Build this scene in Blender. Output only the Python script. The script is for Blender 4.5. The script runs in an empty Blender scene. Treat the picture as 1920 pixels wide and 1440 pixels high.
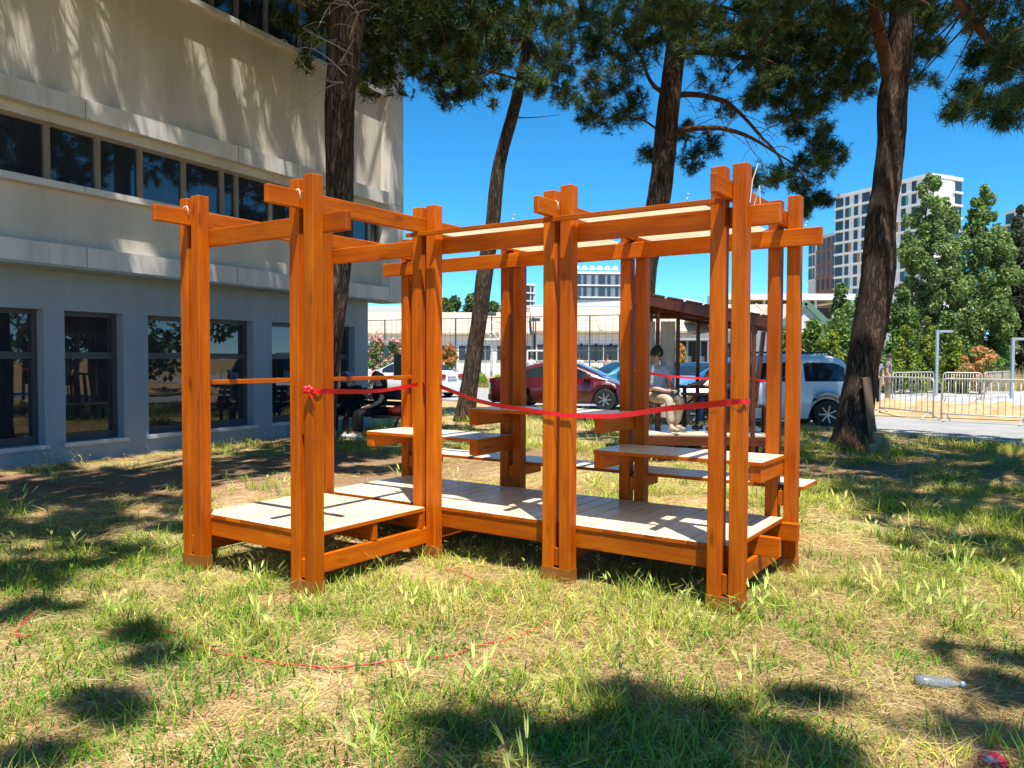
import bpy, bmesh, math, random
import numpy as np
from mathutils import Vector, Matrix, Euler, noise

random.seed(7)
RNG = np.random.default_rng(11)
sc = bpy.context.scene
COL = sc.collection
R = math.radians

# ------------------------------------------------------------------ camera, sky, sun, exposure
FPX, PITCH, ROLL, HC = 1492.3, -0.0322, -0.0035, 1.55
cam_data = bpy.data.cameras.new('camera')
cam_data.sensor_width = 36.0
cam_data.lens = FPX / 1920.0 * 36.0
cam_data.clip_start = 0.05
cam_data.clip_end = 3000.0
cam = bpy.data.objects.new('camera', cam_data)
COL.objects.link(cam)
cam.location = (0, 0, HC)
cam.rotation_mode = 'XYZ'
cam.matrix_world = (Matrix.Translation((0, 0, HC)) @ Matrix.Rotation(PITCH, 4, 'X')
                    @ Matrix.Rotation(math.pi / 2, 4, 'X') @ Matrix.Rotation(-ROLL, 4, 'Z'))
sc.camera = cam

SUN_DIR = Vector((0.094, -0.341, 1.0)).normalized()       # towards the sun: high, behind the camera
sun_el = math.asin(SUN_DIR.z)
world = bpy.data.worlds.new('World')
sc.world = world
world.use_nodes = True
wn = world.node_tree
wn.nodes.clear()
w_out = wn.nodes.new('ShaderNodeOutputWorld')
w_bg = wn.nodes.new('ShaderNodeBackground')
w_sky = wn.nodes.new('ShaderNodeTexSky')
w_hsv = wn.nodes.new('ShaderNodeHueSaturation')
w_sky.sky_type = 'NISHITA'
w_sky.sun_disc = False
w_sky.sun_elevation = sun_el
w_sky.sun_rotation = math.atan2(SUN_DIR.x, SUN_DIR.y)
w_sky.air_density = 0.5
w_sky.dust_density = 0.0
w_sky.ozone_density = 7.0
w_hsv.inputs['Hue'].default_value = 0.484
w_hsv.inputs['Saturation'].default_value = 1.22
w_bg.inputs['Strength'].default_value = 0.138
wn.links.new(w_sky.outputs[0], w_hsv.inputs['Color'])
wn.links.new(w_hsv.outputs[0], w_bg.inputs['Color'])
wn.links.new(w_bg.outputs[0], w_out.inputs['Surface'])

sun_data = bpy.data.lights.new('sun', 'SUN')
sun_data.energy = 4.4
sun_data.angle = R(0.53)
sun_data.color = (1.0, 0.955, 0.88)
sun = bpy.data.objects.new('sun', sun_data)
COL.objects.link(sun)
sun.location = (2, -6, 30)
sun.rotation_euler = SUN_DIR.to_track_quat('Z', 'Y').to_euler()

sc.view_settings.view_transform = 'Standard'
sc.view_settings.look = 'None'
sc.view_settings.exposure = 1.05
sc.view_settings.gamma = 1.0
sc.view_settings.use_curve_mapping = False
sc.render.engine = 'CYCLES'
sc.cycles.max_bounces = 6
sc.cycles.diffuse_bounces = 3
sc.cycles.glossy_bounces = 3
sc.cycles.transmission_bounces = 4
sc.cycles.transparent_max_bounces = 12
sc.cycles.caustics_reflective = False
sc.cycles.caustics_refractive = False
sc.cycles.sample_clamp_indirect = 6.0


def at(px, py, Y):
    """world point that the photograph shows at pixel (px, py) at depth Y"""
    dx, dy = px - 960.0, 720.0 - py
    c, s = math.cos(ROLL), math.sin(ROLL)
    u, v = dx * c + dy * s, -dx * s + dy * c
    c, s = math.cos(PITCH), math.sin(PITCH)
    d = Vector((u / FPX, c - v / FPX * s, s + v / FPX * c))
    d *= Y / d.y
    return Vector((d.x, d.y, d.z + HC))


def gp(px, py, z=0.0):
    """ground point (height z) seen at pixel (px, py)"""
    a = at(px, py, 1.0)
    t = (z - HC) / (a.z - HC)
    return Vector((a.x * t, a.y * t, z))


# ------------------------------------------------------------------ object helpers
def tag(o, label=None, cat=None, group=None, kind=None):
    if label: o['label'] = label
    if cat: o['category'] = cat
    if group: o['group'] = group
    if kind: o['kind'] = kind
    return o


def empty(name, loc=(0, 0, 0), rz=0.0, label=None, cat=None, group=None):
    o = bpy.data.objects.new(name, None)
    o.empty_display_size = 0.2
    COL.objects.link(o)
    o.location = loc
    o.rotation_euler = (0, 0, rz)
    tag(o, label, cat, group)
    return o


def link(name, me, parent=None, mat=None):
    o = bpy.data.objects.new(name, me)
    COL.objects.link(o)
    if parent is not None:
        o.parent = parent
    if mat is not None and len(me.materials) == 0:
        me.materials.append(mat)
    return o


def copy_tree(o, parent=None):
    c = o.copy()
    COL.objects.link(c)
    c.parent = parent
    for ch in [x for x in bpy.data.objects if x.parent == o]:
        copy_tree(ch, c)
    return c


class MB:
    """collects shapes into one mesh"""
    def __init__(self):
        self.v, self.f = [], []

    def add(self, vs, fs):
        n = len(self.v)
        self.v += [tuple(p) for p in vs]
        self.f += [tuple(i + n for i in f) for f in fs]
        return self

    def box(self, x0, x1, y0, y1, z0, z1):
        vs = [(x0, y0, z0), (x1, y0, z0), (x1, y1, z0), (x0, y1, z0), (x0, y0, z1), (x1, y0, z1), (x1, y1, z1), (x0, y1, z1)]
        return self.add(vs, [(0, 3, 2, 1), (4, 5, 6, 7), (0, 1, 5, 4), (1, 2, 6, 5), (2, 3, 7, 6), (3, 0, 4, 7)])

    def bar(self, a, b, w, h, up=(0, 0, 1)):
        a, b = Vector(a), Vector(b)
        d = (b - a).normalized()
        u = Vector(up)
        if abs(d.dot(u)) > 0.98: u = Vector((0, 1, 0))
        s = d.cross(u).normalized() * (w / 2)
        t = s.cross(d).normalized() * (h / 2)
        vs = [a - s - t, a + s - t, a + s + t, a - s + t, b - s - t, b + s - t, b + s + t, b - s + t]
        return self.add(vs, [(0, 1, 2, 3), (7, 6, 5, 4), (0, 4, 5, 1), (1, 5, 6, 2), (2, 6, 7, 3), (3, 7, 4, 0)])

    def tube(self, pts, rad, n=8, cap=True, wob=None):
        pts = [Vector(p) for p in pts]
        if not hasattr(rad, '__len__'): rad = [rad] * len(pts)
        base = len(self.v)
        ref = Vector((0.31, 0.87, 0.13)).normalized()
        for i, p in enumerate(pts):
            d = (pts[min(i + 1, len(pts) - 1)] - pts[max(i - 1, 0)]).normalized()
            s = d.cross(ref)
            if s.length < 1e-3: s = d.cross(Vector((1, 0, 0)))
            s.normalize()
            t = s.cross(d)
            for k in range(n):
                a = 2 * math.pi * k / n
                r = rad[i] * (wob(i, a) if wob else 1.0)
                self.v.append(tuple(p + (s * math.cos(a) + t * math.sin(a)) * r))
        for i in range(len(pts) - 1):
            for k in range(n):
                a, b = base + i * n + k, base + i * n + (k + 1) % n
                self.f.append((a, b, b + n, a + n))
        if cap:
            self.f.append(tuple(base + k for k in range(n))[::-1])
            self.f.append(tuple(base + (len(pts) - 1) * n + k for k in range(n)))
        return self

    def lathe(self, prof, n=16, o=(0, 0, 0), axis='z'):
        base = len(self.v)
        for r, h in prof:
            for k in range(n):
                a = 2 * math.pi * k / n
                p = (r * math.cos(a), r * math.sin(a), h)
                if axis == 'y': p = (p[0], h, p[1])
                if axis == 'x': p = (h, p[0], p[1])
                self.v.append((p[0] + o[0], p[1] + o[1], p[2] + o[2]))
        for i in range(len(prof) - 1):
            for k in range(n):
                a, b = base + i * n + k, base + i * n + (k + 1) % n
                self.f.append((a, b, b + n, a + n))
        self.f.append(tuple(base + k for k in range(n))[::-1])
        self.f.append(tuple(base + (len(prof) - 1) * n + k for k in range(n)))
        return self

    def poly(self, pts, z0, z1):
        n = len(pts)
        vs = [(p[0], p[1], z0) for p in pts] + [(p[0], p[1], z1) for p in pts]
        fs = [tuple(range(n))[::-1], tuple(range(n, 2 * n))]
        fs += [(i, (i + 1) % n, n + (i + 1) % n, n + i) for i in range(n)]
        return self.add(vs, fs)

    def mesh(self, name='mesh', smooth=False):
        me = bpy.data.meshes.new(name)
        me.from_pydata(self.v, [], self.f)
        bm = bmesh.new()
        bm.from_mesh(me)
        bmesh.ops.recalc_face_normals(bm, faces=bm.faces)
        bm.to_mesh(me)
        bm.free()
        if smooth:
            me.polygons.foreach_set('use_smooth', [True] * len(me.polygons))
        return me

    def build(self, name, mat, parent=None, smooth=False):
        return link(name, self.mesh(name, smooth), parent, mat)


def np_mesh(name, V, tris, col=None, quads=False):
    """fast mesh from arrays, with an optional per-vertex colour (the leaf's own colour)"""
    me = bpy.data.meshes.new(name)
    V = np.asarray(V, dtype=np.float32)
    F = np.asarray(tris, dtype=np.int32)
    k = F.shape[1]
    me.vertices.add(len(V))
    me.vertices.foreach_set('co', V.ravel())
    me.loops.add(F.size)
    me.loops.foreach_set('vertex_index', F.ravel())
    me.polygons.add(len(F))
    me.polygons.foreach_set('loop_start', np.arange(0, F.size, k, dtype=np.int32))
    me.polygons.foreach_set('loop_total', np.full(len(F), k, dtype=np.int32))
    if col is not None:
        a = me.color_attributes.new('col', 'FLOAT_COLOR', 'POINT')
        c4 = np.ones((len(V), 4), dtype=np.float32)
        c4[:, :3] = col
        a.data.foreach_set('color', c4.ravel())
    me.update(calc_edges=True)
    me.validate()
    return me


_cb = {}
def chamfer_box(lx, ly, lz, c=0.004):
    key = (round(lx, 4), round(ly, 4), round(lz, 4), c)
    if key in _cb: return _cb[key]
    bm = bmesh.new()
    bmesh.ops.create_cube(bm, size=1.0)
    bmesh.ops.scale(bm, vec=(lx, ly, lz), verts=bm.verts)
    bmesh.ops.bevel(bm, geom=list(bm.edges), offset=min(c, 0.3 * min(lx, ly, lz)), segments=1, affect='EDGES', profile=0.5)
    me = bpy.data.meshes.new('timber')
    bm.to_mesh(me)
    bm.free()
    _cb[key] = me
    return me


def timber(name, parent, p0, p1, w, h, mat, c=0.004, jit=0.0):
    """a squared timber, its long axis the mesh's local X; w is sideways (or along u for an upright), h the other"""
    p0, p1 = Vector(p0), Vector(p1)
    d = (p1 - p0)
    L = d.length
    d.normalize()
    if abs(d.z) > 0.9:
        y = Vector((1, 0, 0))
    else:
        y = Vector((0, 0, 1)).cross(d).normalized()
    z = d.cross(y).normalized()
    y = z.cross(d).normalized()
    key = ('t', round(L, 4), round(w, 4), round(h, 4), c, mat.name)
    if key not in _cb:
        me = chamfer_box(L, w, h, c).copy()
        me.materials.append(mat)
        _cb[key] = me
    o = link(name, _cb[key], parent)
    m = Matrix((d, y, z)).transposed().to_4x4()
    m.translation = (p0 + p1) / 2
    if jit:
        m = m @ Matrix.Rotation(random.uniform(-jit, jit), 4, 'Z') @ Matrix.Rotation(random.uniform(-jit, jit), 4, 'Y')
    o.matrix_local = m
    return o


# ------------------------------------------------------------------ materials
def _nt(name):
    m = bpy.data.materials.new(name)
    m.use_nodes = True
    t = m.node_tree
    b = t.nodes['Principled BSDF']
    return m, t, b


def _n(t, kind, **kw):
    n = t.nodes.new(kind)
    for k, v in kw.items():
        if k in n.inputs: n.inputs[k].default_value = v
        else: setattr(n, k, v)
    return n


def _ramp(t, stops):
    r = t.nodes.new('ShaderNodeValToRGB')
    el = r.color_ramp.elements
    while len(el) < len(stops): el.new(0.5)
    for e, (p, c) in zip(el, stops):
        e.position = p
        e.color = (*c, 1) if len(c) == 3 else c
    return r


def M(name, col, rough=0.6, col2=None, scale=4.0, stretch=(1, 1, 1), bump=0.0, bscale=None, metal=0.0, coat=0.0,
      spec=0.5, detail=4.0, lo=0.35, hi=0.65, rnd=0.0, emit=None):
    m, t, b = _nt(name)
    L = t.links.new
    b.inputs['Roughness'].default_value = rough
    b.inputs['Metallic'].default_value = metal
    b.inputs['Specular IOR Level'].default_value = spec
    b.inputs['Coat Weight'].default_value = coat
    b.inputs['Coat Roughness'].default_value = 0.08
    b.inputs['Base Color'].default_value = (*col, 1)
    tc = _n(t, 'ShaderNodeTexCoord')
    mp = _n(t, 'ShaderNodeMapping')
    mp.inputs['Scale'].default_value = stretch
    oi = _n(t, 'ShaderNodeObjectInfo')
    add = _n(t, 'ShaderNodeVectorMath', operation='ADD')
    sc_ = _n(t, 'ShaderNodeVectorMath', operation='SCALE')
    sc_.inputs['Scale'].default_value = 37.0
    L(oi.outputs['Random'], sc_.inputs[0])
    L(tc.outputs['Object'], mp.inputs['Vector'])
    L(mp.outputs[0], add.inputs[0])
    L(sc_.outputs[0], add.inputs[1])
    out = None
    if col2 is not None:
        nz = _n(t, 'ShaderNodeTexNoise', Scale=scale, Detail=detail, Roughness=0.62)
        L(add.outputs[0], nz.inputs['Vector'])
        rp = _ramp(t, [(lo, col), (hi, col2)])
        L(nz.outputs['Fac'], rp.inputs[0])
        out = rp.outputs[0]
    if rnd > 0:
        hv = _n(t, 'ShaderNodeHueSaturation')
        mr = _n(t, 'ShaderNodeMapRange')
        mr.inputs['To Min'].default_value = 1 - rnd
        mr.inputs['To Max'].default_value = 1 + rnd
        L(oi.outputs['Random'], mr.inputs['Value'])
        L(mr.outputs[0], hv.inputs['Value'])
        if out is not None: L(out, hv.inputs['Color'])
        else: hv.inputs['Color'].default_value = (*col, 1)
        out = hv.outputs[0]
    if out is not None: L(out, b.inputs['Base Color'])
    if bump:
        nb = _n(t, 'ShaderNodeTexNoise', Scale=bscale or scale * 4, Detail=5.0, Roughness=0.65)
        L(add.outputs[0], nb.inputs['Vector'])
        bp = _n(t, 'ShaderNodeBump', Strength=bump, Distance=0.02)
        L(nb.outputs['Fac'], bp.inputs['Height'])
        L(bp.outputs[0], b.inputs['Normal'])
    if emit:
        b.inputs['Emission Color'].default_value = (*emit[0], 1)
        b.inputs['Emission Strength'].default_value = emit[1]
    return m


def wood_mat(name, dark, mid, light, rough=0.42, coat=0.25, bump=0.12, rnd=0.12, knots=True, plank=False):
    """timber with grain along the piece's own long axis (local X), knots and a per-piece tone"""
    m, t, b = _nt(name)
    L = t.links.new
    tc = _n(t, 'ShaderNodeTexCoord')
    oi = _n(t, 'ShaderNodeObjectInfo')
    off = _n(t, 'ShaderNodeVectorMath', operation='SCALE')
    off.inputs['Scale'].default_value = 53.0
    L(oi.outputs['Random'], off.inputs[0])
    add = _n(t, 'ShaderNodeVectorMath', operation='ADD')
    L(tc.outputs['Object'], add.inputs[0])
    L(off.outputs[0], add.inputs[1])
    # warp, then long stretched grain
    wz = _n(t, 'ShaderNodeTexNoise', Scale=2.2, Detail=2.0)
    L(add.outputs[0], wz.inputs['Vector'])
    ws = _n(t, 'ShaderNodeVectorMath', operation='SCALE')
    ws.inputs['Scale'].default_value = 0.05
    L(wz.outputs['Color'], ws.inputs[0])
    wa = _n(t, 'ShaderNodeVectorMath', operation='ADD')
    L(add.outputs[0], wa.inputs[0])
    L(ws.outputs[0], wa.inputs[1])
    mp = _n(t, 'ShaderNodeMapping')
    mp.inputs['Scale'].default_value = (1.3, 30.0, 30.0)
    L(wa.outputs[0], mp.inputs['Vector'])
    g1 = _n(t, 'ShaderNodeTexNoise', Scale=1.6, Detail=6.0, Roughness=0.7)
    L(mp.outputs[0], g1.inputs['Vector'])
    mp2 = _n(t, 'ShaderNodeMapping')
    mp2.inputs['Scale'].default_value = (1.0, 5.0, 5.0)
    L(wa.outputs[0], mp2.inputs['Vector'])
    g2 = _n(t, 'ShaderNodeTexNoise', Scale=1.5, Detail=3.0, Roughness=0.55)
    L(mp2.outputs[0], g2.inputs['Vector'])
    mx = _n(t, 'ShaderNodeMix', data_type='FLOAT')
    mx.inputs[0].default_value = 0.5
    L(g1.outputs['Fac'], mx.inputs[2])
    L(g2.outputs['Fac'], mx.inputs[3])
    rp = _ramp(t, [(0.30, dark), (0.5, mid), (0.70, light)])
    L(mx.outputs[0], rp.inputs[0])
    col = rp.outputs[0]
    if knots:
        kv = _n(t, 'ShaderNodeTexVoronoi', Scale=1.0)
        mpk = _n(t, 'ShaderNodeMapping')
        mpk.inputs['Scale'].default_value = (1.9, 6.5, 6.5)
        L(wa.outputs[0], mpk.inputs['Vector'])
        L(mpk.outputs[0], kv.inputs['Vector'])
        kr = _ramp(t, [(0.05, (1, 1, 1)), (0.16, (0, 0, 0))])
        L(kv.outputs['Distance'], kr.inputs[0])
        km = _n(t, 'ShaderNodeMix', data_type='RGBA')
        ks = _n(t, 'ShaderNodeMath', operation='MULTIPLY')
        ks.inputs[1].default_value = 0.65
        L(kr.outputs[0], ks.inputs[0])
        L(ks.outputs[0], km.inputs[0])
        L(col, km.inputs[6])
        km.inputs[7].default_value = (dark[0] * 0.5, dark[1] * 0.45, dark[2] * 0.45, 1)
        col = km.outputs[2]
    hv = _n(t, 'ShaderNodeHueSaturation')
    mr = _n(t, 'ShaderNodeMapRange')
    mr.inputs['To Min'].default_value = 1 - rnd
    mr.inputs['To Max'].default_value = 1 + rnd
    L(oi.outputs['Random'], mr.inputs['Value'])
    L(mr.outputs[0], hv.inputs['Value'])
    L(col, hv.inputs['Color'])
    L(hv.outputs[0], b.inputs['Base Color'])
    b.inputs['Roughness'].default_value = rough
    b.inputs['Coat Weight'].default_value = coat
    b.inputs['Coat Roughness'].default_value = 0.18
    b.inputs['Specular IOR Level'].default_value = 0.2
    bp = _n(t, 'ShaderNodeBump', Strength=bump, Distance=0.004)
    L(g1.outputs['Fac'], bp.inputs['Height'])
    L(bp.outputs[0], b.inputs['Normal'])
    return m


def leaf_mat(name, trans=0.35, gloss=0.06, rough=0.45, gain=(1, 1, 1)):
    """thin leaf or blade: own colour from the mesh, light passes through"""
    m = bpy.data.materials.new(name)
    m.use_nodes = True
    t = m.node_tree
    t.nodes.clear()
    L = t.links.new
    out = _n(t, 'ShaderNodeOutputMaterial')
    at_ = _n(t, 'ShaderNodeAttribute', attribute_name='col')
    d = _n(t, 'ShaderNodeBsdfDiffuse')
    tr = _n(t, 'ShaderNodeBsdfTranslucent')
    gl = _n(t, 'ShaderNodeBsdfGlossy', Roughness=rough)
    mul = _n(t, 'ShaderNodeMix', data_type='RGBA', blend_type='MULTIPLY')
    mul.inputs[0].default_value = 1.0
    mul.inputs[7].default_value = (1.25 * gain[0], 1.2 * gain[1], 0.7 * gain[2], 1)
    L(at_.outputs['Color'], d.inputs['Color'])
    L(at_.outputs['Color'], mul.inputs[6])
    L(mul.outputs[2], tr.inputs['Color'])
    m1 = _n(t, 'ShaderNodeMixShader')
    m1.inputs[0].default_value = trans
    L(d.outputs[0], m1.inputs[1])
    L(tr.outputs[0], m1.inputs[2])
    m2 = _n(t, 'ShaderNodeMixShader')
    m2.inputs[0].default_value = gloss
    L(m1.outputs[0], m2.inputs[1])
    L(gl.outputs[0], m2.inputs[2])
    L(m2.outputs[0], out.inputs['Surface'])
    return m


WOOD = wood_mat('orange_stained_pine', (0.27, 0.042, 0.0003), (0.46, 0.092, 0.0006), (0.62, 0.165, 0.002), coat=0.0, rough=0.5, rnd=0.2, bump=0.2)
WOOD2 = wood_mat('red_brown_stained_pine', (0.055, 0.013, 0.005), (0.105, 0.026, 0.009), (0.16, 0.042, 0.014))
DECKW = wood_mat('varnished_spruce_planks', (0.52, 0.40, 0.25), (0.70, 0.58, 0.40), (0.78, 0.67, 0.49), rough=0.36, coat=0.15, bump=0.06, rnd=0.08)
SOLEM = M('brown_rubber_sheet', (0.25, 0.085, 0.010), 0.45, (0.33, 0.12, 0.018), 9, bump=0.15)
BRASS = M('brass_screw', (0.75, 0.55, 0.22), 0.3, metal=1.0)
STEEL = M('zinc_steel', (0.55, 0.56, 0.58), 0.38, (0.45, 0.46, 0.48), 30, metal=0.85)
CANVAS = M('cream_canvas', (0.72, 0.58, 0.37), 0.85, (0.78, 0.65, 0.45), 6, bump=0.2, bscale=60)
RIBBON = M('red_satin_ribbon', (0.72, 0.008, 0.012), 0.38, (0.62, 0.006, 0.01), 14)
BLACK = M('black_plastic', (0.012, 0.012, 0.014), 0.4)
DARKM = M('dark_paint', (0.02, 0.021, 0.024), 0.5)
GLASS = M('dark_reflecting_glass', (0.012, 0.016, 0.02), 0.02, metal=0.0, spec=1.0)
GREYM = M('grey_metal', (0.30, 0.31, 0.32), 0.4, metal=0.6)
BARK = None
# ------------------------------------------------------------------ ground, road, paved yard
def ground_mat():
    m, t, b = _nt('dry_lawn_soil')
    L = t.links.new
    tc = _n(t, 'ShaderNodeTexCoord')
    n1 = _n(t, 'ShaderNodeTexNoise', Scale=0.55, Detail=6.0, Roughness=0.6)
    n2 = _n(t, 'ShaderNodeTexNoise', Scale=7.0, Detail=8.0, Roughness=0.72)
    n3 = _n(t, 'ShaderNodeTexNoise', Scale=60.0, Detail=4.0, Roughness=0.7)
    for n in (n1, n2, n3): L(tc.outputs['Object'], n.inputs['Vector'])
    soil = _ramp(t, [(0.3, (0.25, 0.15, 0.075)), (0.5, (0.46, 0.30, 0.165)), (0.72, (0.60, 0.42, 0.25))])
    L(n2.outputs['Fac'], soil.inputs[0])
    turf = _ramp(t, [(0.3, (0.16, 0.15, 0.04)), (0.52, (0.33, 0.28, 0.10)), (0.75, (0.52, 0.43, 0.2))])
    L(n3.outputs['Fac'], turf.inputs[0])
    mx = _n(t, 'ShaderNodeMix', data_type='RGBA')
    f = _ramp(t, [(0.42, (0, 0, 0)), (0.6, (1, 1, 1))])
    L(n1.outputs['Fac'], f.inputs[0])
    L(f.outputs[0], mx.inputs[0])
    L(soil.outputs[0], mx.inputs[6])
    L(turf.outputs[0], mx.inputs[7])
    # trodden brown earth and needle litter under the pines
    acc = None
    for (cx, cy, rx, ry) in ((-2.6, 11.2, 2.8, 2.2), (-5.2, 9.6, 2.4, 1.9), (5.2, 11.6, 2.0, 2.0), (1.0, 12.5, 2.6, 1.6)):
        mp = _n(t, 'ShaderNodeMapping')
        mp.inputs['Location'].default_value = (-cx / rx, -cy / ry, 0)
        mp.inputs['Scale'].default_value = (1 / rx, 1 / ry, 0)
        L(tc.outputs['Object'], mp.inputs['Vector'])
        ln = _n(t, 'ShaderNodeVectorMath', operation='LENGTH')
        L(mp.outputs[0], ln.inputs[0])
        ad = _n(t, 'ShaderNodeMath', operation='ADD')
        L(ln.outputs['Value'], ad.inputs[0])
        L(n2.outputs['Fac'], ad.inputs[1])
        mr = _n(t, 'ShaderNodeMapRange')
        mr.inputs['From Min'].default_value = 1.75
        mr.inputs['From Max'].default_value = 1.15
        L(ad.outputs[0], mr.inputs['Value'])
        if acc is None: acc = mr.outputs[0]
        else:
            mxm = _n(t, 'ShaderNodeMath', operation='MAXIMUM')
            L(acc, mxm.inputs[0]); L(mr.outputs[0], mxm.inputs[1])
            acc = mxm.outputs[0]
    earth = _ramp(t, [(0.3, (0.13, 0.075, 0.04)), (0.5, (0.25, 0.15, 0.085)), (0.7, (0.36, 0.24, 0.14))])
    L(n3.outputs['Fac'], earth.inputs[0])
    me_ = _n(t, 'ShaderNodeMix', data_type='RGBA')
    L(acc, me_.inputs[0])
    L(mx.outputs[2], me_.inputs[6])
    L(earth.outputs[0], me_.inputs[7])
    L(me_.outputs[2], b.inputs['Base Color'])
    b.inputs['Roughness'].default_value = 0.95
    b.inputs['Specular IOR Level'].default_value = 0.15
    bp = _n(t, 'ShaderNodeBump', Strength=0.7, Distance=0.03)
    L(n2.outputs['Fac'], bp.inputs['Height'])
    L(bp.outputs[0], b.inputs['Normal'])
    return m


GROUND = ground_mat()
ASPH = M('pale_worn_asphalt', (0.26, 0.255, 0.25), 0.9, (0.34, 0.33, 0.31), 1.2, bump=0.3, bscale=40, spec=0.2)
PAVE = M('sun_bleached_concrete', (0.36, 0.35, 0.335), 0.9, (0.45, 0.43, 0.40), 0.5, bump=0.2, bscale=25, spec=0.2)
DIRT = M('loose_yellow_soil', (0.36, 0.23, 0.11), 0.95, (0.50, 0.36, 0.20), 1.6, bump=1.0, bscale=5, spec=0.1)
KERBM = M('concrete_kerb', (0.42, 0.41, 0.39), 0.85, (0.5, 0.48, 0.45), 3, bump=0.2)

g = MB()
xs = [-1500, -300, -60, -25, -10, 0, 10, 25, 60, 300, 1500]
ys = [-300, -60, -20, -5, 5, 15, 30, 60, 120, 400, 2200]
for j in range(len(ys)):
    for i in range(len(xs)):
        g.v.append((xs[i], ys[j], 0.0))
for j in range(len(ys) - 1):
    for i in range(len(xs) - 1):
        a = j * len(xs) + i
        g.f.append((a, a + 1, a + len(xs) + 1, a + len(xs)))
tag(g.build('ground', GROUND), kind='structure')

# road: diagonal, near edge at right front, far to the left behind the lawn
RN = [(26, 3.0), (9.2, 14.4), (7.6, 16.6), (-1.3, 27.6), (-20, 47), (-40, 66)]
RF = [(30, 7.0), (13.0, 19.2), (9.6, 21.8), (0.5, 38.0), (-16, 58), (-34, 78)]


def strip(name, A, B, z, mat, kind='structure'):
    m = MB()
    n = len(A)
    m.v = [(p[0], p[1], z) for p in A] + [(p[0], p[1], z) for p in B]
    m.f = [(i, i + 1, n + i + 1, n + i) for i in range(n - 1)]
    return tag(m.build(name, mat), kind=kind)


strip('road', RN, RF, 0.006, ASPH)
strip('paved_yard', [(9.2, 29.0), (16, 25.5), (45, 19)], [(10.0, 46), (19, 44), (60, 40)], 0.012, PAVE)
# bare soil between road and yard, bumpy
sm = MB()
nx, ny = 150, 56
for j in range(ny + 1):
    for i in range(nx + 1):
        fx, fy = i / nx, j / ny
        x = 7.2 + fx * 30
        y0 = 23.4 - fx * 16.5
        y = y0 + fy * (5.2 + 5 * fx)
        e = min(1, 6 * fx, 6 * (1 - fx)) * min(1, 5 * fy, 5 * (1 - fy))
        h = 0.016 + e * max(0.0, 0.10 + 0.20 * noise.noise((x * 0.9, y * 0.9, 3)) + 0.26 * abs(noise.noise((x * 2.3, y * 2.3, 9))))
        sm.v.append((x, y, h))
for j in range(ny):
    for i in range(nx):
        a = j * (nx + 1) + i
        sm.f.append((a, a + 1, a + nx + 2, a + nx + 1))
tag(sm.build('soil_strip', DIRT, smooth=True), kind='structure')
# kerb edging along the lawn
kb = MB()
for a, b in zip(RN[1:4], RN[2:5]):
    kb.bar((a[0], a[1], 0.02), (b[0], b[1], 0.02), 0.12, 0.10)
tag(kb.build('kerb', KERBM), kind='structure')

# ------------------------------------------------------------------ grass (uncountable: instanced clumps)
GRASSM = leaf_mat('grass_blades', trans=0.3, gloss=0.008, rough=0.6)


def blade_clump(n, rad, lmin, lmax, wid, tilt, curl, cols, heads=0.0, seed=0, seg=3):
    r = np.random.default_rng(seed)
    V, F, C = [], [], []
    for k in range(n):
        a = r.uniform(0, 2 * math.pi)
        rr = rad * math.sqrt(r.uniform())
        p = np.array([rr * math.cos(a), rr * math.sin(a), 0.0])
        L = r.uniform(lmin, lmax)
        th = r.uniform(*tilt)                        # angle from the vertical
        az = r.uniform(0, 2 * math.pi)
        cu = r.uniform(*curl)
        side = np.array([-math.sin(az), math.cos(az), 0]) * wid * r.uniform(0.7, 1.3)
        c = np.array(cols[r.integers(len(cols))]) * r.uniform(0.8, 1.2)
        b0 = len(V)
        q = p.copy()
        for s in range(seg + 1):
            w = (1 - s / seg) ** 0.7
            z = max(q[2], 0.003 + 0.002 * (k % 7))
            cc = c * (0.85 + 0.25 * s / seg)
            if s < seg:
                V += [(q[0] - side[0] * w, q[1] - side[1] * w, z), (q[0] + side[0] * w, q[1] + side[1] * w, z + 0.001)]
                C += [cc, cc]
            else:
                V.append((q[0], q[1], z))
                C.append(cc)
            ang = th + cu * s / seg
            st = L / seg
            q = q + np.array([math.sin(ang) * math.cos(az), math.sin(ang) * math.sin(az), math.cos(ang)]) * st
        for s in range(seg - 1):
            i = b0 + 2 * s
            F += [(i, i + 1, i + 3), (i, i + 3, i + 2)]
        i = b0 + 2 * (seg - 1)
        F.append((i, i + 1, i + 2))
        if r.uniform() < heads:                      # seed head like wild barley
            tip = np.array(V[-1])
            d = np.array([math.sin(th + cu) * math.cos(az), math.sin(th + cu) * math.sin(az), math.cos(th + cu)])
            hc = np.array((0.48, 0.52, 0.16)) * r.uniform(0.85, 1.3)
            for j in range(9):
                f = j / 9
                o = tip + d * 0.065 * f
                for sg in (-1, 1):
                    dd = d * 0.045 + side / wid * sg * 0.011 + np.array([0, 0, 0.006])
                    i = len(V)
                    V += [tuple(o), tuple(o + side / wid * sg * 0.0055 + d * 0.008), tuple(o + dd)]
                    C += [hc, hc, hc * 1.15]
                    F.append((i, i + 1, i + 2))
    return np.array(V, np.float32), np.array(F, np.int32), np.array(C, np.float32)


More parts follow.
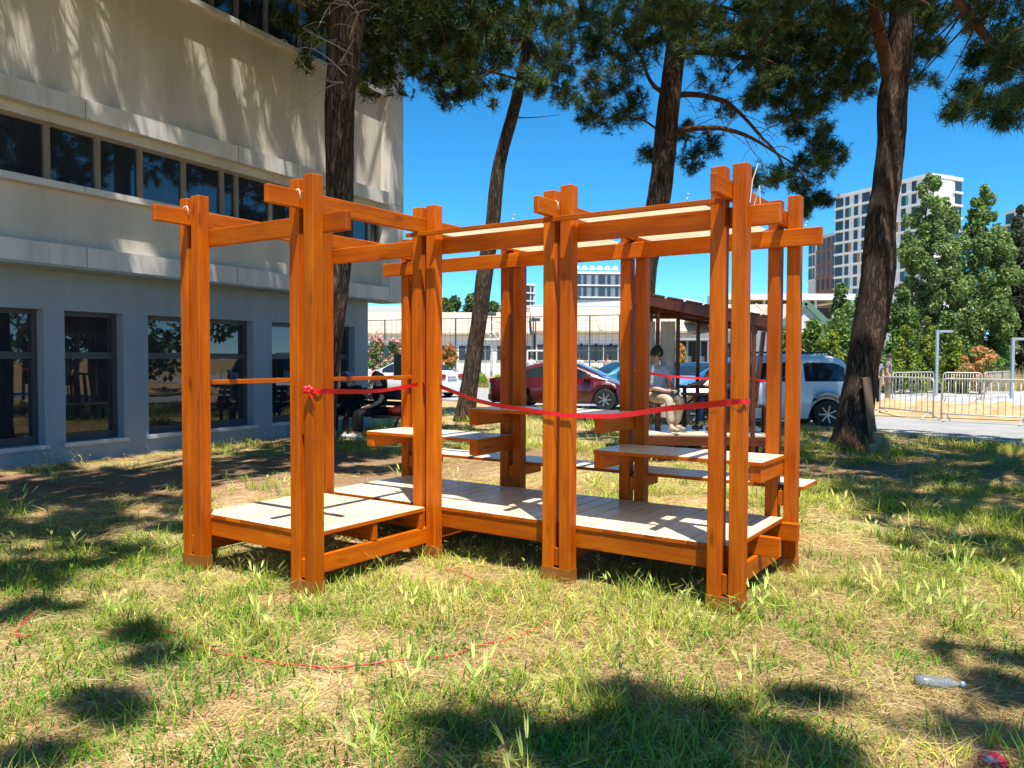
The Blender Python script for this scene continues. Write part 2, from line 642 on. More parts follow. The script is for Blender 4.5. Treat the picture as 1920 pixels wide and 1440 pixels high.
STRAW = [(0.62, 0.49, 0.24), (0.74, 0.61, 0.33), (0.50, 0.36, 0.17), (0.66, 0.54, 0.25), (0.40, 0.27, 0.13)]
YGREEN = [(0.42, 0.46, 0.06), (0.52, 0.53, 0.11), (0.33, 0.40, 0.05), (0.60, 0.54, 0.19)]
GREEN = [(0.17, 0.29, 0.03), (0.23, 0.34, 0.04), (0.12, 0.22, 0.022), (0.30, 0.38, 0.05)]
LUSH = [(0.10, 0.27, 0.02), (0.15, 0.34, 0.03), (0.07, 0.19, 0.016)]
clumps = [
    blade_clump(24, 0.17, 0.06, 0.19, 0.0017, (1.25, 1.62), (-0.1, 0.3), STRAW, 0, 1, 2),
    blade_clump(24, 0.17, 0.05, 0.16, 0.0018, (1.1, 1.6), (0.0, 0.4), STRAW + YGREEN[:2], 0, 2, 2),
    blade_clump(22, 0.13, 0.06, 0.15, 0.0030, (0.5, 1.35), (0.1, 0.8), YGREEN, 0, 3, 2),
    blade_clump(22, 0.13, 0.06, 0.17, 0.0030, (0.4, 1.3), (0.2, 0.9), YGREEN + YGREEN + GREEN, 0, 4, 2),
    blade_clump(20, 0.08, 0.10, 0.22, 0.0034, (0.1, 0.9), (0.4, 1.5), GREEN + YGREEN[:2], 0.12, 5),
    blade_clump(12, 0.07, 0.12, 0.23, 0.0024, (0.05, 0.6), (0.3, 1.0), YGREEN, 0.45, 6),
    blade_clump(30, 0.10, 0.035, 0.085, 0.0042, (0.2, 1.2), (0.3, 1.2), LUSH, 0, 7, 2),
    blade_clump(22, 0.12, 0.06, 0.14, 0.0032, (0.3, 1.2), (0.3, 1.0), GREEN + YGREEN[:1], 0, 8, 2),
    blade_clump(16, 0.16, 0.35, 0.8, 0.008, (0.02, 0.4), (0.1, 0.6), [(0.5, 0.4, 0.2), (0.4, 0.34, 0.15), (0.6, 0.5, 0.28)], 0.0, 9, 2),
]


def vnoise(x, y, s, seed):
    """smooth value noise, vectorised"""
    x = x * s + 31.7 * seed
    y = y * s + 17.3 * seed
    xi, yi = np.floor(x).astype(int), np.floor(y).astype(int)
    fx, fy = x - xi, y - yi
    fx, fy = fx * fx * (3 - 2 * fx), fy * fy * (3 - 2 * fy)

    def h(a, b):
        n = (a * 374761393 + b * 668265263 + seed * 1442695) & 0x7fffffff
        n = ((n ^ (n >> 13)) * 1274126177) & 0x7fffffff
        return (n % 10007) / 10007.0
    return (h(xi, yi) * (1 - fx) + h(xi + 1, yi) * fx) * (1 - fy) + (h(xi, yi + 1) * (1 - fx) + h(xi + 1, yi + 1) * fx) * fy


def fbm(x, y, s, seed):
    return 0.55 * vnoise(x, y, s, seed) + 0.28 * vnoise(x, y, s * 2.3, seed + 1) + 0.17 * vnoise(x, y, s * 5.1, seed + 2)


def bake_clumps(name, P, S, K):
    """all clumps of one cover as a single mesh"""
    VV, FF, CC, base = [], [], [], 0
    for k, (V, F, C) in enumerate(clumps):
        idx = np.nonzero(K == k)[0]
        if len(idx) == 0: continue
        a = RNG.uniform(0, 6.283, len(idx)).astype(np.float32)
        ca, sa, sc1 = np.cos(a)[:, None], np.sin(a)[:, None], S[idx].astype(np.float32)[:, None]
        mir = np.where(RNG.uniform(0, 1, len(idx)) < 0.5, -1.0, 1.0).astype(np.float32)[:, None]
        x, y, z = V[None, :, 0] * mir, V[None, :, 1], V[None, :, 2]
        out = np.stack([(x * ca - y * sa) * sc1 + P[idx, 0:1], (x * sa + y * ca) * sc1 + P[idx, 1:2], z * sc1 * RNG.uniform(0.8, 1.2, (len(idx), 1)) + 0 * x], 2)
        tone = RNG.normal(1.0, 0.13, (len(idx), 1, 1)) * np.array([1, 1, 1])[None, None] * (1 + RNG.normal(0, 0.06, (len(idx), 1, 3)))
        VV.append(out.reshape(-1, 3))
        CC.append(np.clip(C[None] * tone, 0.01, 0.9).reshape(-1, 3))
        FF.append((F[None] + (np.arange(len(idx)) * len(V))[:, None, None] + base).reshape(-1, 3))
        base += len(idx) * len(V)
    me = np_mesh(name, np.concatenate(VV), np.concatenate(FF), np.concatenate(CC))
    me.materials.append(GRASSM)
    print(name, 'tris', len(me.polygons))
    return link(name, me)


def near_edge_y(x):
    return np.interp(x, [p[0] for p in RN[::-1]], [p[1] for p in RN[::-1]])


def scatter_lawn():
    P, K, S = [], [], []

    def put(n, y0, y1, xw, kinds, smin, smax, dens):
        y = RNG.uniform(y0, y1, n)
        x = RNG.uniform(-1, 1, n) * (xw * y + 1.2)
        keep = RNG.uniform(0, 1, n) < dens(x, y)
        # keep off the road and out of the building
        keep &= y < near_edge_y(x) - 0.1
        keep &= ((x + 6.9) * 0.884 - (y - 10.7) * 0.468) > 0.02
        x, y = x[keep], y[keep]
        P.append(np.stack([x, y, np.zeros_like(x)], 1))
        K.append(np.asarray(kinds)[RNG.integers(0, len(kinds), len(x))])
        S.append(RNG.uniform(smin, smax, len(x)))

    cover = lambda x, y: np.clip((fbm(x, y, 1.1, 3) - 0.47) * 4.5, 0.015, 0.75)           # where green survives
    tuft = lambda x, y: np.clip((fbm(x, y, 1.6, 8) - 0.50) * 5.0, 0.0, 1)
    lushp = lambda x, y: np.clip((fbm(x, y, 1.3, 15) - 0.50 + 0.75 * np.exp(-((x + 1.75) ** 2 + (y - 3.4) ** 2) / 0.45)
                                  + 0.18 * (x < -1.0)) * 6.0, 0, 1)
    bare = lambda x, y: np.clip(1.35 - np.clip((fbm(x, y, 0.9, 21) - 0.45) * 6.5, 0, 1.05)
                                - 1.2 * np.exp(-((x + 2.6) ** 2 / 6 + (y - 11.0) ** 2 / 4)) - 1.2 * np.exp(-((x + 5.2) ** 2 / 5 + (y - 9.6) ** 2 / 3))
                                - 0.9 * np.exp(-((x - 5.2) ** 2 / 3 + (y - 11.4) ** 2 / 3)), 0.05, 1)
    # around the timber frame the mower did not reach: taller grass
    def edge(x, y):
        d = 9.0 * np.ones_like(x)
        for a, b in (((-2.4, 5.8), (-1.3, 5.1)), ((-1.3, 5.1), (-0.7, 6.1)), ((-0.7, 6.1), (1.3, 4.8)), ((1.35, 4.8), (2.0, 5.8)), ((-1.0, 8.2), (2.0, 6.2))):
            ax, ay = a; bx, by = b
            t = np.clip(((x - ax) * (bx - ax) + (y - ay) * (by - ay)) / ((bx - ax) ** 2 + (by - ay) ** 2), 0, 1)
            d = np.minimum(d, np.hypot(x - ax - t * (bx - ax), y - ay - t * (by - ay)))
        return np.exp(-(d / 0.32) ** 2)
    put(11500, 2.0, 6.5, 0.78, [0, 0, 1], 0.8, 1.2, lambda x, y: 0.95 * bare(x, y))
    put(9000, 6.5, 14, 0.78, [0, 1, 1], 1.2, 1.9, lambda x, y: 0.75 * bare(x, y))
    put(6800, 2.0, 6.5, 0.78, [2, 3], 0.7, 1.15, lambda x, y: cover(x, y) * bare(x, y))
    put(10000, 6.5, 14, 0.78, [2, 3, 7], 1.0, 1.6, lambda x, y: cover(x, y) * bare(x, y))
    put(2700, 2.0, 7.0, 0.78, [4, 4, 5], 0.6, 1.0, lambda x, y: tuft(x, y) * 0.7)
    put(2000, 7.0, 14, 0.78, [4, 5], 0.8, 1.2, lambda x, y: tuft(x, y) * 0.6 * bare(x, y))
    put(7000, 4.3, 8.6, 0.45, [4, 3, 2, 3, 5], 0.45, 0.78, lambda x, y: edge(x, y) * 0.34 * (0.2 + 1.3 * tuft(x, y)))
    put(3600, 2.0, 7.5, 0.78, [6, 7, 6], 0.8, 1.2, lambda x, y: lushp(x, y) * 0.85)
    put(7000, 13, 28, 0.75, [3, 7, 2, 1], 1.5, 2.4, lambda x, y: 0.35 + 0.5 * cover(x, y))
    P_, K_, S_ = np.concatenate(P), np.concatenate(K), np.concatenate(S)
    o = bake_clumps('grass', P_, S_, K_)
    tag(o, 'patchy dry and green grass of the lawn', 'grass', kind='stuff')


scatter_lawn()


def scatter_dry():
    n = 3000
    x = RNG.uniform(9.5, 40, n)
    y = RNG.uniform(39, 52, n)
    x2 = RNG.uniform(-14, 12, 2600)
    y2 = RNG.uniform(39, 50, 2600)
    P = np.concatenate([np.stack([x, y, 0 * x], 1), np.stack([x2, y2, 0 * x2], 1)])
    f = np.interp(P[:, 0], [p[0] for p in RF[::-1]], [p[1] for p in RF[::-1]])
    P = P[P[:, 1] > f + 0.4]
    K = np.full(len(P), 8, np.int32)
    S = np.where(P[:, 0] > 9.4, RNG.uniform(0.9, 1.7, len(P)), RNG.uniform(0.3, 0.7, len(P)))
    o = bake_clumps('dry_grass', P, S, K)
    tag(o, 'tall bleached dry grass behind the road and paved yard', 'grass', kind='stuff')


scatter_dry()
# ------------------------------------------------------------------ the orange timber pavilion
PX0, PY0, PANG = -1.7497, 6.8227, -0.5963
MU, MV0, MV1, T, G = 1.1847, 1.2002, 1.1798, 0.0893, 0.045
FULL = 2 * T + G
H = 2.717
pav = empty('timber_pavilion', (PX0, PY0, 0), PANG,
            'large orange stained timber pavilion with paired posts, pale decks and stepped shelves', 'pavilion')
ROW = {0: -MV0, 1: 0.0, 2: MV1}
POSTS = [(0, 0), (1, 0), (0, 1), (1, 1), (2, 1), (3, 1), (0, 2), (1, 2), (2, 2), (3, 2)]


def PW(u, v, z):
    c, s = math.cos(PANG), math.sin(PANG)
    return Vector((PX0 + u * c - v * s, PY0 + u * s + v * c, z))


for (i, j) in POSTS:
    u, v = i * MU, ROW[j]
    for k, uu in enumerate((u + T / 2, u + T + G + T / 2)):
        dz = random.uniform(-0.012, 0.004) - (0.012 if k == 0 else 0)
        timber('post', pav, (uu, v + T / 2, 0.085), (uu, v + T / 2, H + dz), T, T, WOOD, jit=0.0012)
    # sole: a brown sheet wrapped round the foot
    s = MB()
    e = 0.003
    s.box(u - e, u + FULL + e, v - e, v + T + e, -0.03, 0.109)
    s.build('post_sole', SOLEM, pav)

BT = G - 0.003
for i, (v0, v1) in enumerate(((-MV0 - 0.275, MV1 + T + 0.12), (-MV0 - 0.27, MV1 + T + 0.10), (-0.27, MV1 + T + 0.12), (-0.255, MV1 + T + 0.10))):
    uc = i * MU + T + G / 2
    timber('roof_beam', pav, (uc, v0, 2.553), (uc, v1, 2.553), BT, 0.111, WOOD, 0.005)
    # low bearer under the floor
    f0 = (-MV0 if i < 2 else 0) + 0.012
    timber('floor_bearer', pav, (uc, f0, 0.186), (uc, MV1 + T - 0.01, 0.186), BT, 0.124, WOOD, 0.005)
for v, u0, u1, zc in ((-MV0 + T + 0.024, 0.0, MU + FULL + 0.205, 2.412), (T + 0.024, -0.04, 3 * MU + FULL + 0.165, 2.408), (MV1 - 0.025, -0.2, 3 * MU + FULL + 0.16, 2.412)):
    timber('roof_beam', pav, (u0, v, zc), (u1, v, zc), 0.045, 0.144 if False else 0.1225, WOOD, 0.005)

# floor joists along u (they sit on the bearers), then deck planks along v
ZJ0, ZJ1, ZD = 0.2495, 0.3785, 0.4066
zj = (ZJ0 + ZJ1) / 2
hj = ZJ1 - ZJ0
UR = T + G
for v, u1 in ((-MV0 + T + 0.024, MU + UR), (-MV0 / 2 + 0.05, MU + UR), (-0.05, MU + UR)):
    timber('joist', pav, (T + 0.001, v, zj), (u1, v, zj), 0.046, hj, WOOD, 0.004)
for v, u1 in ((T + 0.024, 3 * MU + UR), (MV1 / 2 + 0.03, 3 * MU + FULL + 0.05), (MV1 - 0.026, 3 * MU + FULL + 0.03)):
    timber('joist', pav, (T + 0.001, v, zj), (u1, v, zj), 0.046, hj, WOOD, 0.004)


def deck(u0, u1, v0, v1, n):
    w = (u1 - u0) / n
    for k in range(n):
        uc = u0 + (k + 0.5) * w
        dv = random.uniform(0, 0.003)
        o = timber('deck_plank', pav, (uc, v0 + dv, (ZJ1 + ZD) / 2 + 0.0005), (uc, v1 - dv, (ZJ1 + ZD) / 2 + 0.0005), w - 0.008, ZD - ZJ1, DECKW, 0.004)
        o.location.z += random.uniform(0, 0.0012)


deck(T, MU + UR, -MV0 + T + 0.001, -0.012, 9)
deck(T, 3 * MU + UR, T + 0.001, MV1 - 0.003, 25)
# orange stained nosing under the plank ends along the visible fronts
for (u0, u1, v) in ((T, MU + UR, -MV0 + T), (T, 3 * MU + UR, T)):
    n = int((u1 - u0) / 0.147)
    for k in range(n):
        w = (u1 - u0) / n
        timber('plank_end', pav, (u0 + k * w + 0.002, v - 0.003, 0.3915), (u0 + (k + 1) * w - 0.002, v - 0.003, 0.3915), 0.006, 0.026, WOOD, 0.001)
for (v0, v1, u) in ((-MV0 + T, -0.012, MU + UR), (T, MV1 - 0.003, 3 * MU + UR)):
    timber('deck_edge', pav, (u + 0.003, v0 + 0.005, 0.3915), (u + 0.003, v1, 0.3915), 0.006, 0.026, WOOD, 0.001)


def shelf(ua, ub, va, vb, ztop, nb=3, th=0.028):
    """a seat or shelf of narrow boards on a stained edge strip"""
    w = (vb - va) / nb
    for k in range(nb):
        vc = va + (k + 0.5) * w
        timber('shelf_board', pav, (ua, vc, ztop - th / 2), (ub, vc, ztop - th / 2), w - 0.003, th, DECKW, 0.0025)
    timber('shelf_edge', pav, (ua, va - 0.004, ztop - th / 2 - 0.0015), (ub, va - 0.004, ztop - th / 2 - 0.0015), 0.008, th - 0.003, WOOD, 0.001)
    timber('shelf_edge', pav, (ub + 0.004, va, ztop - th / 2 - 0.0015), (ub + 0.004, vb, ztop - th / 2 - 0.0015), 0.008, th - 0.003, WOOD, 0.001)


VS = 0.655
BW = 0.085
def bracket(i, ztop, front=True, th=0.028, hh=0.112):
    u1 = i * MU + UR
    zc = ztop - th - hh / 2 - 0.0005
    if front:
        timber('shelf_bracket', pav, (u1 - BW / 2, VS + 0.004, zc), (u1 - BW / 2, MV1 - 0.002, zc), BW, hh, WOOD, 0.004)
        timber('bracket_tongue', pav, (u1 - G / 2, MV1 - 0.002, zc), (u1 - G / 2, MV1 + T - 0.004, zc), BT, hh - 0.006, WOOD, 0.002)
    else:
        timber('shelf_bracket', pav, (u1 - G / 2, MV1 + 0.01, zc), (u1 - G / 2, MV1 + T + 0.40, zc), BT, hh, WOOD, 0.004)


for ia, ib, zt in ((0, 1, 0.876), (1, 2, 1.130), (2, 3, 0.862)):
    shelf(ia * MU + UR - BW, ib * MU + UR, VS, MV1 - 0.004, zt, 4)
    bracket(ia, zt)
    bracket(ib, zt)
ZB = 0.628
shelf(T, 3 * MU + FULL + 0.02, MV1 + T + 0.02, MV1 + T + 0.40, ZB, 3)
for i in range(4): bracket(i, ZB, False)

# thin rail down the left side
timber('handrail', pav, (T + G / 2, -MV0 + T * 0.4, 1.366), (T + G / 2, MV1 + T * 0.6, 1.366), 0.038, 0.034, WOOD, 0.003)


# canvas roof on two battens, hung under the roof beams
def canvas_mat():
    m = bpy.data.materials.new('sunlit_cream_canvas')
    m.use_nodes = True
    t = m.node_tree
    t.nodes.clear()
    L = t.links.new
    out = _n(t, 'ShaderNodeOutputMaterial')
    d = _n(t, 'ShaderNodeBsdfDiffuse')
    tr = _n(t, 'ShaderNodeBsdfTranslucent')
    tc = _n(t, 'ShaderNodeTexCoord')
    nz = _n(t, 'ShaderNodeTexNoise', Scale=5.0, Detail=5.0)
    L(tc.outputs['Object'], nz.inputs['Vector'])
    rp = _ramp(t, [(0.3, (0.66, 0.53, 0.34)), (0.7, (0.78, 0.66, 0.46))])
    L(nz.outputs['Fac'], rp.inputs[0])
    L(rp.outputs[0], d.inputs['Color'])
    L(rp.outputs[0], tr.inputs['Color'])
    mx = _n(t, 'ShaderNodeMixShader')
    mx.inputs[0].default_value = 0.5
    L(d.outputs[0], mx.inputs[1])
    L(tr.outputs[0], mx.inputs[2])
    L(mx.outputs[0], out.inputs['Surface'])
    return m


CANV = canvas_mat()
VB0, VB1 = -0.075, MV1 + T + 0.075
for v in (VB0, VB1):
    timber('canvas_batten', pav, (MU + 0.005, v, 2.4815), (3 * MU + T - 0.004 if v < 0 else 3 * MU + FULL + 0.06, v, 2.4815), 0.03, 0.030, WOOD, 0.003)


def canvas(u0, u1, loose):
    nu, nv = 28, 28
    m = MB()
    for j in range(nv + 1):
        for i in range(nu + 1):
            a, b = i / nu, j / nv
            u, v = u0 + (u1 - u0) * a, VB0 + 0.012 + (VB1 - VB0 - 0.024) * b
            sag = -0.035 * math.sin(math.pi * a) * math.sin(math.pi * max(0, (b - 0.14) / 0.72)) if 0.14 < b < 0.86 else 0
            z = 2.492 + sag * 0.6 + 0.004 * noise.noise((u * 5, v * 5, 2)) * (1 if 0.14 < b < 0.86 else 0.3)
            if loose and b <= 0.14 and a < 0.62:         # the front edge has come off the batten here
                k = math.sin(math.pi * min(1, a / 0.62)) * (1 - b / 0.14)
                v += 0.11 * k
                z += 0.0
            if loose and 0.55 < a < 0.85 and b < 0.4:
                z += 0.045 * math.sin(math.pi * (a - 0.55) / 0.3) * math.sin(math.pi * min(1, b / 0.4))
            m.v.append((u, v, z))
    for j in range(nv):
        for i in range(nu):
            q = j * (nu + 1) + i
            m.f.append((q, q + 1, q + nu + 2, q + nu + 1))
    return m.build('canvas_sheet', CANV, pav, smooth=True)


canvas(MU + FULL + 0.012, 2 * MU - 0.012, True)
canvas(2 * MU + FULL + 0.012, 3 * MU - 0.012, False)


def eye_hook(u, v, z):
    m = MB()
    m.tube([(u, v, z), (u, v, z + 0.035)], 0.0028, 6)
    m.tube([(u + 0.012 * math.sin(a), v, z + 0.047 - 0.012 * math.cos(a)) for a in np.linspace(0, 5.3, 12)], 0.0026, 6)
    return m.build('eye_hook', STEEL, pav, smooth=True)


for (u, v) in ((2 * MU - 0.22, VB0 + 0.03), (3 * MU - 0.13, VB0 + 0.03), (3 * MU + FULL + 0.0, VB1), (2 * MU + FULL + 0.05, VB1), (MU + FULL + 0.05, VB1)):
    eye_hook(u, v, 2.495)
# brass screws where beams meet posts
for i, j in POSTS:
    for k in range(2):
        s = MB()
        u, v = i * MU + T + G / 2 + random.uniform(-0.01, 0.01), ROW[j] - 0.012 - 0.03 * k
        if j == 2: continue
        s.lathe([(0.006, 0), (0.007, 0.002), (0.004, 0.004)], 8, (i * MU + T + G / 2 + BT / 2 * 0.4, v - 0.02, 2.606))
        s.build('screw_head', BRASS, pav)

# cord ends and rope knots
ROPE = M('cream_cotton_cord', (0.70, 0.62, 0.46), 0.9, (0.78, 0.70, 0.55), 40)
for (u, v, z) in ((MU + T + G / 2, -MV0 - 0.022, 2.585), (T + G / 2, -MV0 - 0.02, 2.60), (2 * MU + T + G / 2, -0.03, 2.58)):
    m = MB()
    m.tube([(u - 0.026, v, z - 0.02), (u - 0.02, v - 0.012, z + 0.022), (u + 0.006, v, z + 0.032), (u + 0.024, v - 0.006, z + 0.018), (u + 0.026, v, z - 0.03)], 0.005, 6)
    m.build('cord_tie', ROPE, pav, smooth=True)
m = MB()
m.tube([(3 * MU + FULL + 0.01, 0.02, 2.47), (3 * MU + FULL + 0.02, 0.03, 2.60), (3 * MU + FULL + 0.045, 0.05, 2.70)], 0.003, 5)
m.tube([(3 * MU + FULL + 0.01, 0.1, 2.47), (3 * MU + FULL + 0.04, 0.1, 2.58), (3 * MU + FULL + 0.05, 0.1, 2.38)], 0.003, 5)
m.build('loose_cord', ROPE, pav)


# ------------------------------------------------------------------ red ribbon, knotted on the front post, looped from post to post
def ribbon_strip(m, pts, w, tw0=0.0, tw1=0.0, n=40):
    """flat band through pts (Catmull-Rom), width w upright, twisting a little"""
    P = [Vector(p) for p in pts]
    P = [P[0] * 2 - P[1]] + P + [P[-1] * 2 - P[-2]]
    out = []
    segs = len(P) - 3
    for s in range(segs):
        for k in range(n if s < segs - 1 else n + 1):
            t = k / n
            a, b, c, d = P[s:s + 4]
            out.append(0.5 * ((2 * b) + (c - a) * t + (2 * a - 5 * b + 4 * c - d) * t * t + (3 * b - a - 3 * c + d) * t ** 3))
    base = len(m.v)
    N = len(out)
    for i, p in enumerate(out):
        d = (out[min(i + 1, N - 1)] - out[max(i - 1, 0)]).normalized()
        f = i / (N - 1)
        up = Vector((0, 0, 1))
        sd = d.cross(up).normalized()
        an = tw0 + (tw1 - tw0) * f + 0.25 * math.sin(9 * f)
        w_ = w * (0.85 + 0.15 * math.cos(7 * f))
        q = (up * math.cos(an) + sd * math.sin(an)) * (w_ / 2)
        m.v += [tuple(p - q), tuple(p + q)]
    for i in range(N - 1):
        a = base + 2 * i
        m.f.append((a, a + 1, a + 3, a + 2))


rb = MB()
uB, uC, uD, uE = MU, MU, 2 * MU, 3 * MU
zr = 1.335
e = 0.006
f0 = -MV0 - e
# round the front post, over to the next one, behind its right timber, then sagging along the front
ribbon_strip(rb, [PW(uB + T + G - 0.004, f0, zr), PW(uB + FULL + e, f0, zr + 0.004), PW(uB + FULL + e, -MV0 + T + 0.03, zr)], 0.034, n=6)
ribbon_strip(rb, [PW(uB + FULL + e, -MV0 + T * 0.5, zr), PW(uB + FULL * 0.7, -0.55, zr - 0.018), PW(uC + T * 0.6, -e, zr + 0.012), PW(uC + T + G + 0.004, -e * 0.5, zr + 0.014)], 0.036, 0.0, 0.35)
ribbon_strip(rb, [PW(uC + T + G, T + e, zr), PW(uC + FULL + 0.008, T * 0.7, zr - 0.004), PW(uC + FULL + 0.45, -0.012, zr - 0.10), PW(uD - 0.02, -0.014, zr - 0.152), PW(uD + FULL + 0.02, -0.014, zr - 0.168),
                  PW(uD + FULL + 0.35, -0.014, zr - 0.155), PW(uD + FULL + 0.7, -0.012, zr - 0.095), PW(uE + T * 0.6, -0.012, zr - 0.055), PW(uE + T + G + 0.01, -0.006, zr - 0.04)], 0.040, 0.1, 0.0)
ribbon_strip(rb, [PW(uE + T + G - 0.004, -e, zr - 0.04), PW(uE + FULL + e, -e, zr - 0.036), PW(uE + FULL + e, T, zr - 0.04)], 0.036, n=6)
red = rb.build('red_ribbon', RIBBON)
red.name = 'red_ribbon'
tag(red, 'red satin ribbon strung between the posts of the large orange pavilion', 'ribbon')
kn = MB()
k0 = PW(uB + T + G + 0.062, f0 - 0.012, zr + 0.012)
for a in range(5):
    an = a * 1.26
    c = k0 + Vector((0.020 * math.cos(an), -0.006, 0.012 * math.sin(an)))
    kn.lathe([(0.001, -0.012), (0.016, -0.008), (0.020, 0.0), (0.014, 0.009), (0.001, 0.012)], 10, tuple(c), 'y')
ko = kn.build('ribbon_knot', RIBBON, red, smooth=True)
tl = MB()
ribbon_strip(tl, [k0 + Vector((0.01, -0.004, -0.01)), k0 + Vector((0.03, -0.02, -0.06)), k0 + Vector((0.042, -0.014, -0.14))], 0.024, 1.2, 1.5, n=8)
tl.build('ribbon_tail', RIBBON, red)
# wound string at the foot of the right front post
st = MB()
c0 = PW(uE + 0.02, -0.09, 0.0)
pts = []
for k in range(70):
    a = k * 0.42
    pts.append((c0.x + (0.085 + 0.012 * math.sin(k * 1.7)) * math.cos(a), c0.y + 0.05 * math.sin(a) - 0.02, 0.008 + 0.012 * (k / 70) + 0.004 * math.sin(k)))
st.tube(pts, 0.0045, 5)
tag(st.build('cord_coil', ROPE, smooth=True), 'small coil of pale cord at the foot of the nearest right post', 'cord')
# ------------------------------------------------------------------ the office building on the left
BDX, BDY = 0.468, 0.8837
BANG = math.atan2(BDY, BDX)
B0 = (-6.9, 10.7)
bld = empty('office_building', (B0[0], B0[1], 0), BANG,
            'pale rendered office block with ribbon windows above a recessed ground floor', 'building')


def bs(px, off=0.0):
    """distance along the facade of what the photo shows at column px on the plane pushed out by off"""
    r = (px - 960.0) / FPX
    x0, y0 = B0[0] + BDY * off, B0[1] - BDX * off
    return (r * y0 - x0) / (BDX - r * BDY)


STUCCO = M('beige_render', (0.42, 0.375, 0.30), 0.9, (0.57, 0.52, 0.43), 1.3, stretch=(1.1, 1.1, 0.22), lo=0.28, hi=0.62, detail=8.0, bump=0.25, bscale=45, spec=0.2)
GREYST = M('skylight_blue_render', (0.215, 0.27, 0.32), 0.85, (0.30, 0.355, 0.40), 1.1, stretch=(1.1, 1.1, 0.25), lo=0.28, hi=0.66, detail=8.0, bump=0.2, bscale=40, spec=0.2)  # grey wall, with the blue of skylit shade mixed into its colour
PANEL = M('white_precast_panel', (0.44, 0.42, 0.38), 0.75, (0.60, 0.57, 0.52), 2.2, stretch=(1.4, 1.4, 0.3), lo=0.25, hi=0.6, detail=8.0, bump=0.12, bscale=30, spec=0.25, rnd=0.05)
SILLM = M('pale_stone_sill', (0.38, 0.41, 0.45), 0.7, (0.44, 0.47, 0.50), 3)
FRAMEB = M('bronze_window_frame', (0.20, 0.155, 0.10), 0.45, (0.24, 0.19, 0.125), 4)
FRAMED = M('dark_grey_window_frame', (0.055, 0.06, 0.07), 0.45)


def win_glass():
    m, t, b = _nt('tinted_window_glass')
    b.inputs['Base Color'].default_value = (0.02, 0.024, 0.028, 1)
    b.inputs['Roughness'].default_value = 0.015
    b.inputs['IOR'].default_value = 1.75
    b.inputs['Specular IOR Level'].default_value = 0.5
    tc = _n(t, 'ShaderNodeTexCoord')
    nz = _n(t, 'ShaderNodeTexNoise', Scale=0.9, Detail=1.0)
    t.links.new(tc.outputs['Object'], nz.inputs['Vector'])
    bp = _n(t, 'ShaderNodeBump', Strength=0.05, Distance=0.08)
    t.links.new(nz.outputs['Fac'], bp.inputs['Height'])
    t.links.new(bp.outputs[0], b.inputs['Normal'])
    return m


WGLASS = win_glass()
S0, SG = -9.0, bs(690)                 # ground floor wall: from out of frame to its far corner
OUT = 0.60                             # upper floors hang out this far
SU = bs(756, OUT)
ZC = 2.77
# local: x along the facade, y into the building (outside is negative)
gw = [(-3.4, bs(83), 2), (bs(122), bs(232), 1), (bs(278), bs(475), 2), (bs(510), bs(665), 2)]
ZW0, ZW1 = 0.30, 2.22
w = MB()
prev = S0
for (a, b_, n) in gw:
    w.box(prev, a, 0, 0.30, -0.2, ZC + 0.02)
    w.box(a, b_, 0, 0.30, -0.2, ZW0)
    w.box(a, b_, 0, 0.30, ZW1, ZC + 0.02)
    prev = b_
w.box(prev, SG, 0, 0.30, -0.2, ZC + 0.02)
w.box(SG - 0.30, SG, 0.30, 14, -0.2, ZC + 0.02)
w.box(S0, S0 + 0.3, 0.30, 14, -0.2, ZC + 0.02)
w.box(S0 + 0.3, SG - 0.3, 13.7, 14, -0.2, ZC + 0.02)
w.build('ground_floor_wall', GREYST, bld)
for (a, b_, n) in gw:
    wo = MB()
    fr, d0, d1 = 0.07, 0.16, 0.24
    wo.box(a, a + fr, d0, d1, ZW0, ZW1).box(b_ - fr, b_, d0, d1, ZW0, ZW1)
    wo.box(a + fr, b_ - fr, d0, d1, ZW1 - fr, ZW1).box(a + fr, b_ - fr, d0, d1, ZW0, ZW0 + fr + 0.05)
    cols = [a + fr]
    if n == 2:
        mid = (a + b_) / 2
        wo.box(mid - 0.045, mid + 0.045, d0 - 0.002, d1, ZW0 + fr + 0.05, ZW1 - fr)
        spans = [(a + fr, mid - 0.045), (mid + 0.045, b_ - fr)]
    else:
        spans = [(a + fr, b_ - fr)]
    for (p, q) in spans:
        wo.box(p, q, d0 - 0.001, d1, 1.52, 1.62)
    win = wo.build('window', FRAMED, bld)
    for (p, q) in spans:
        MB().box(p + 0.001, q - 0.001, 0.195, 0.205, 1.62, ZW1 - fr).build('pane', WGLASS, win)
        MB().box(p + 0.001, q - 0.001, 0.195, 0.205, ZW0 + fr + 0.05, 1.52).build('pane', WGLASS, win)
    sl = MB()
    sl.box(a - 0.05, b_ + 0.05, -0.05, 0.155, ZW0 - 0.055, ZW0 + 0.003)
    sl.build('window_sill', SILLM, win)

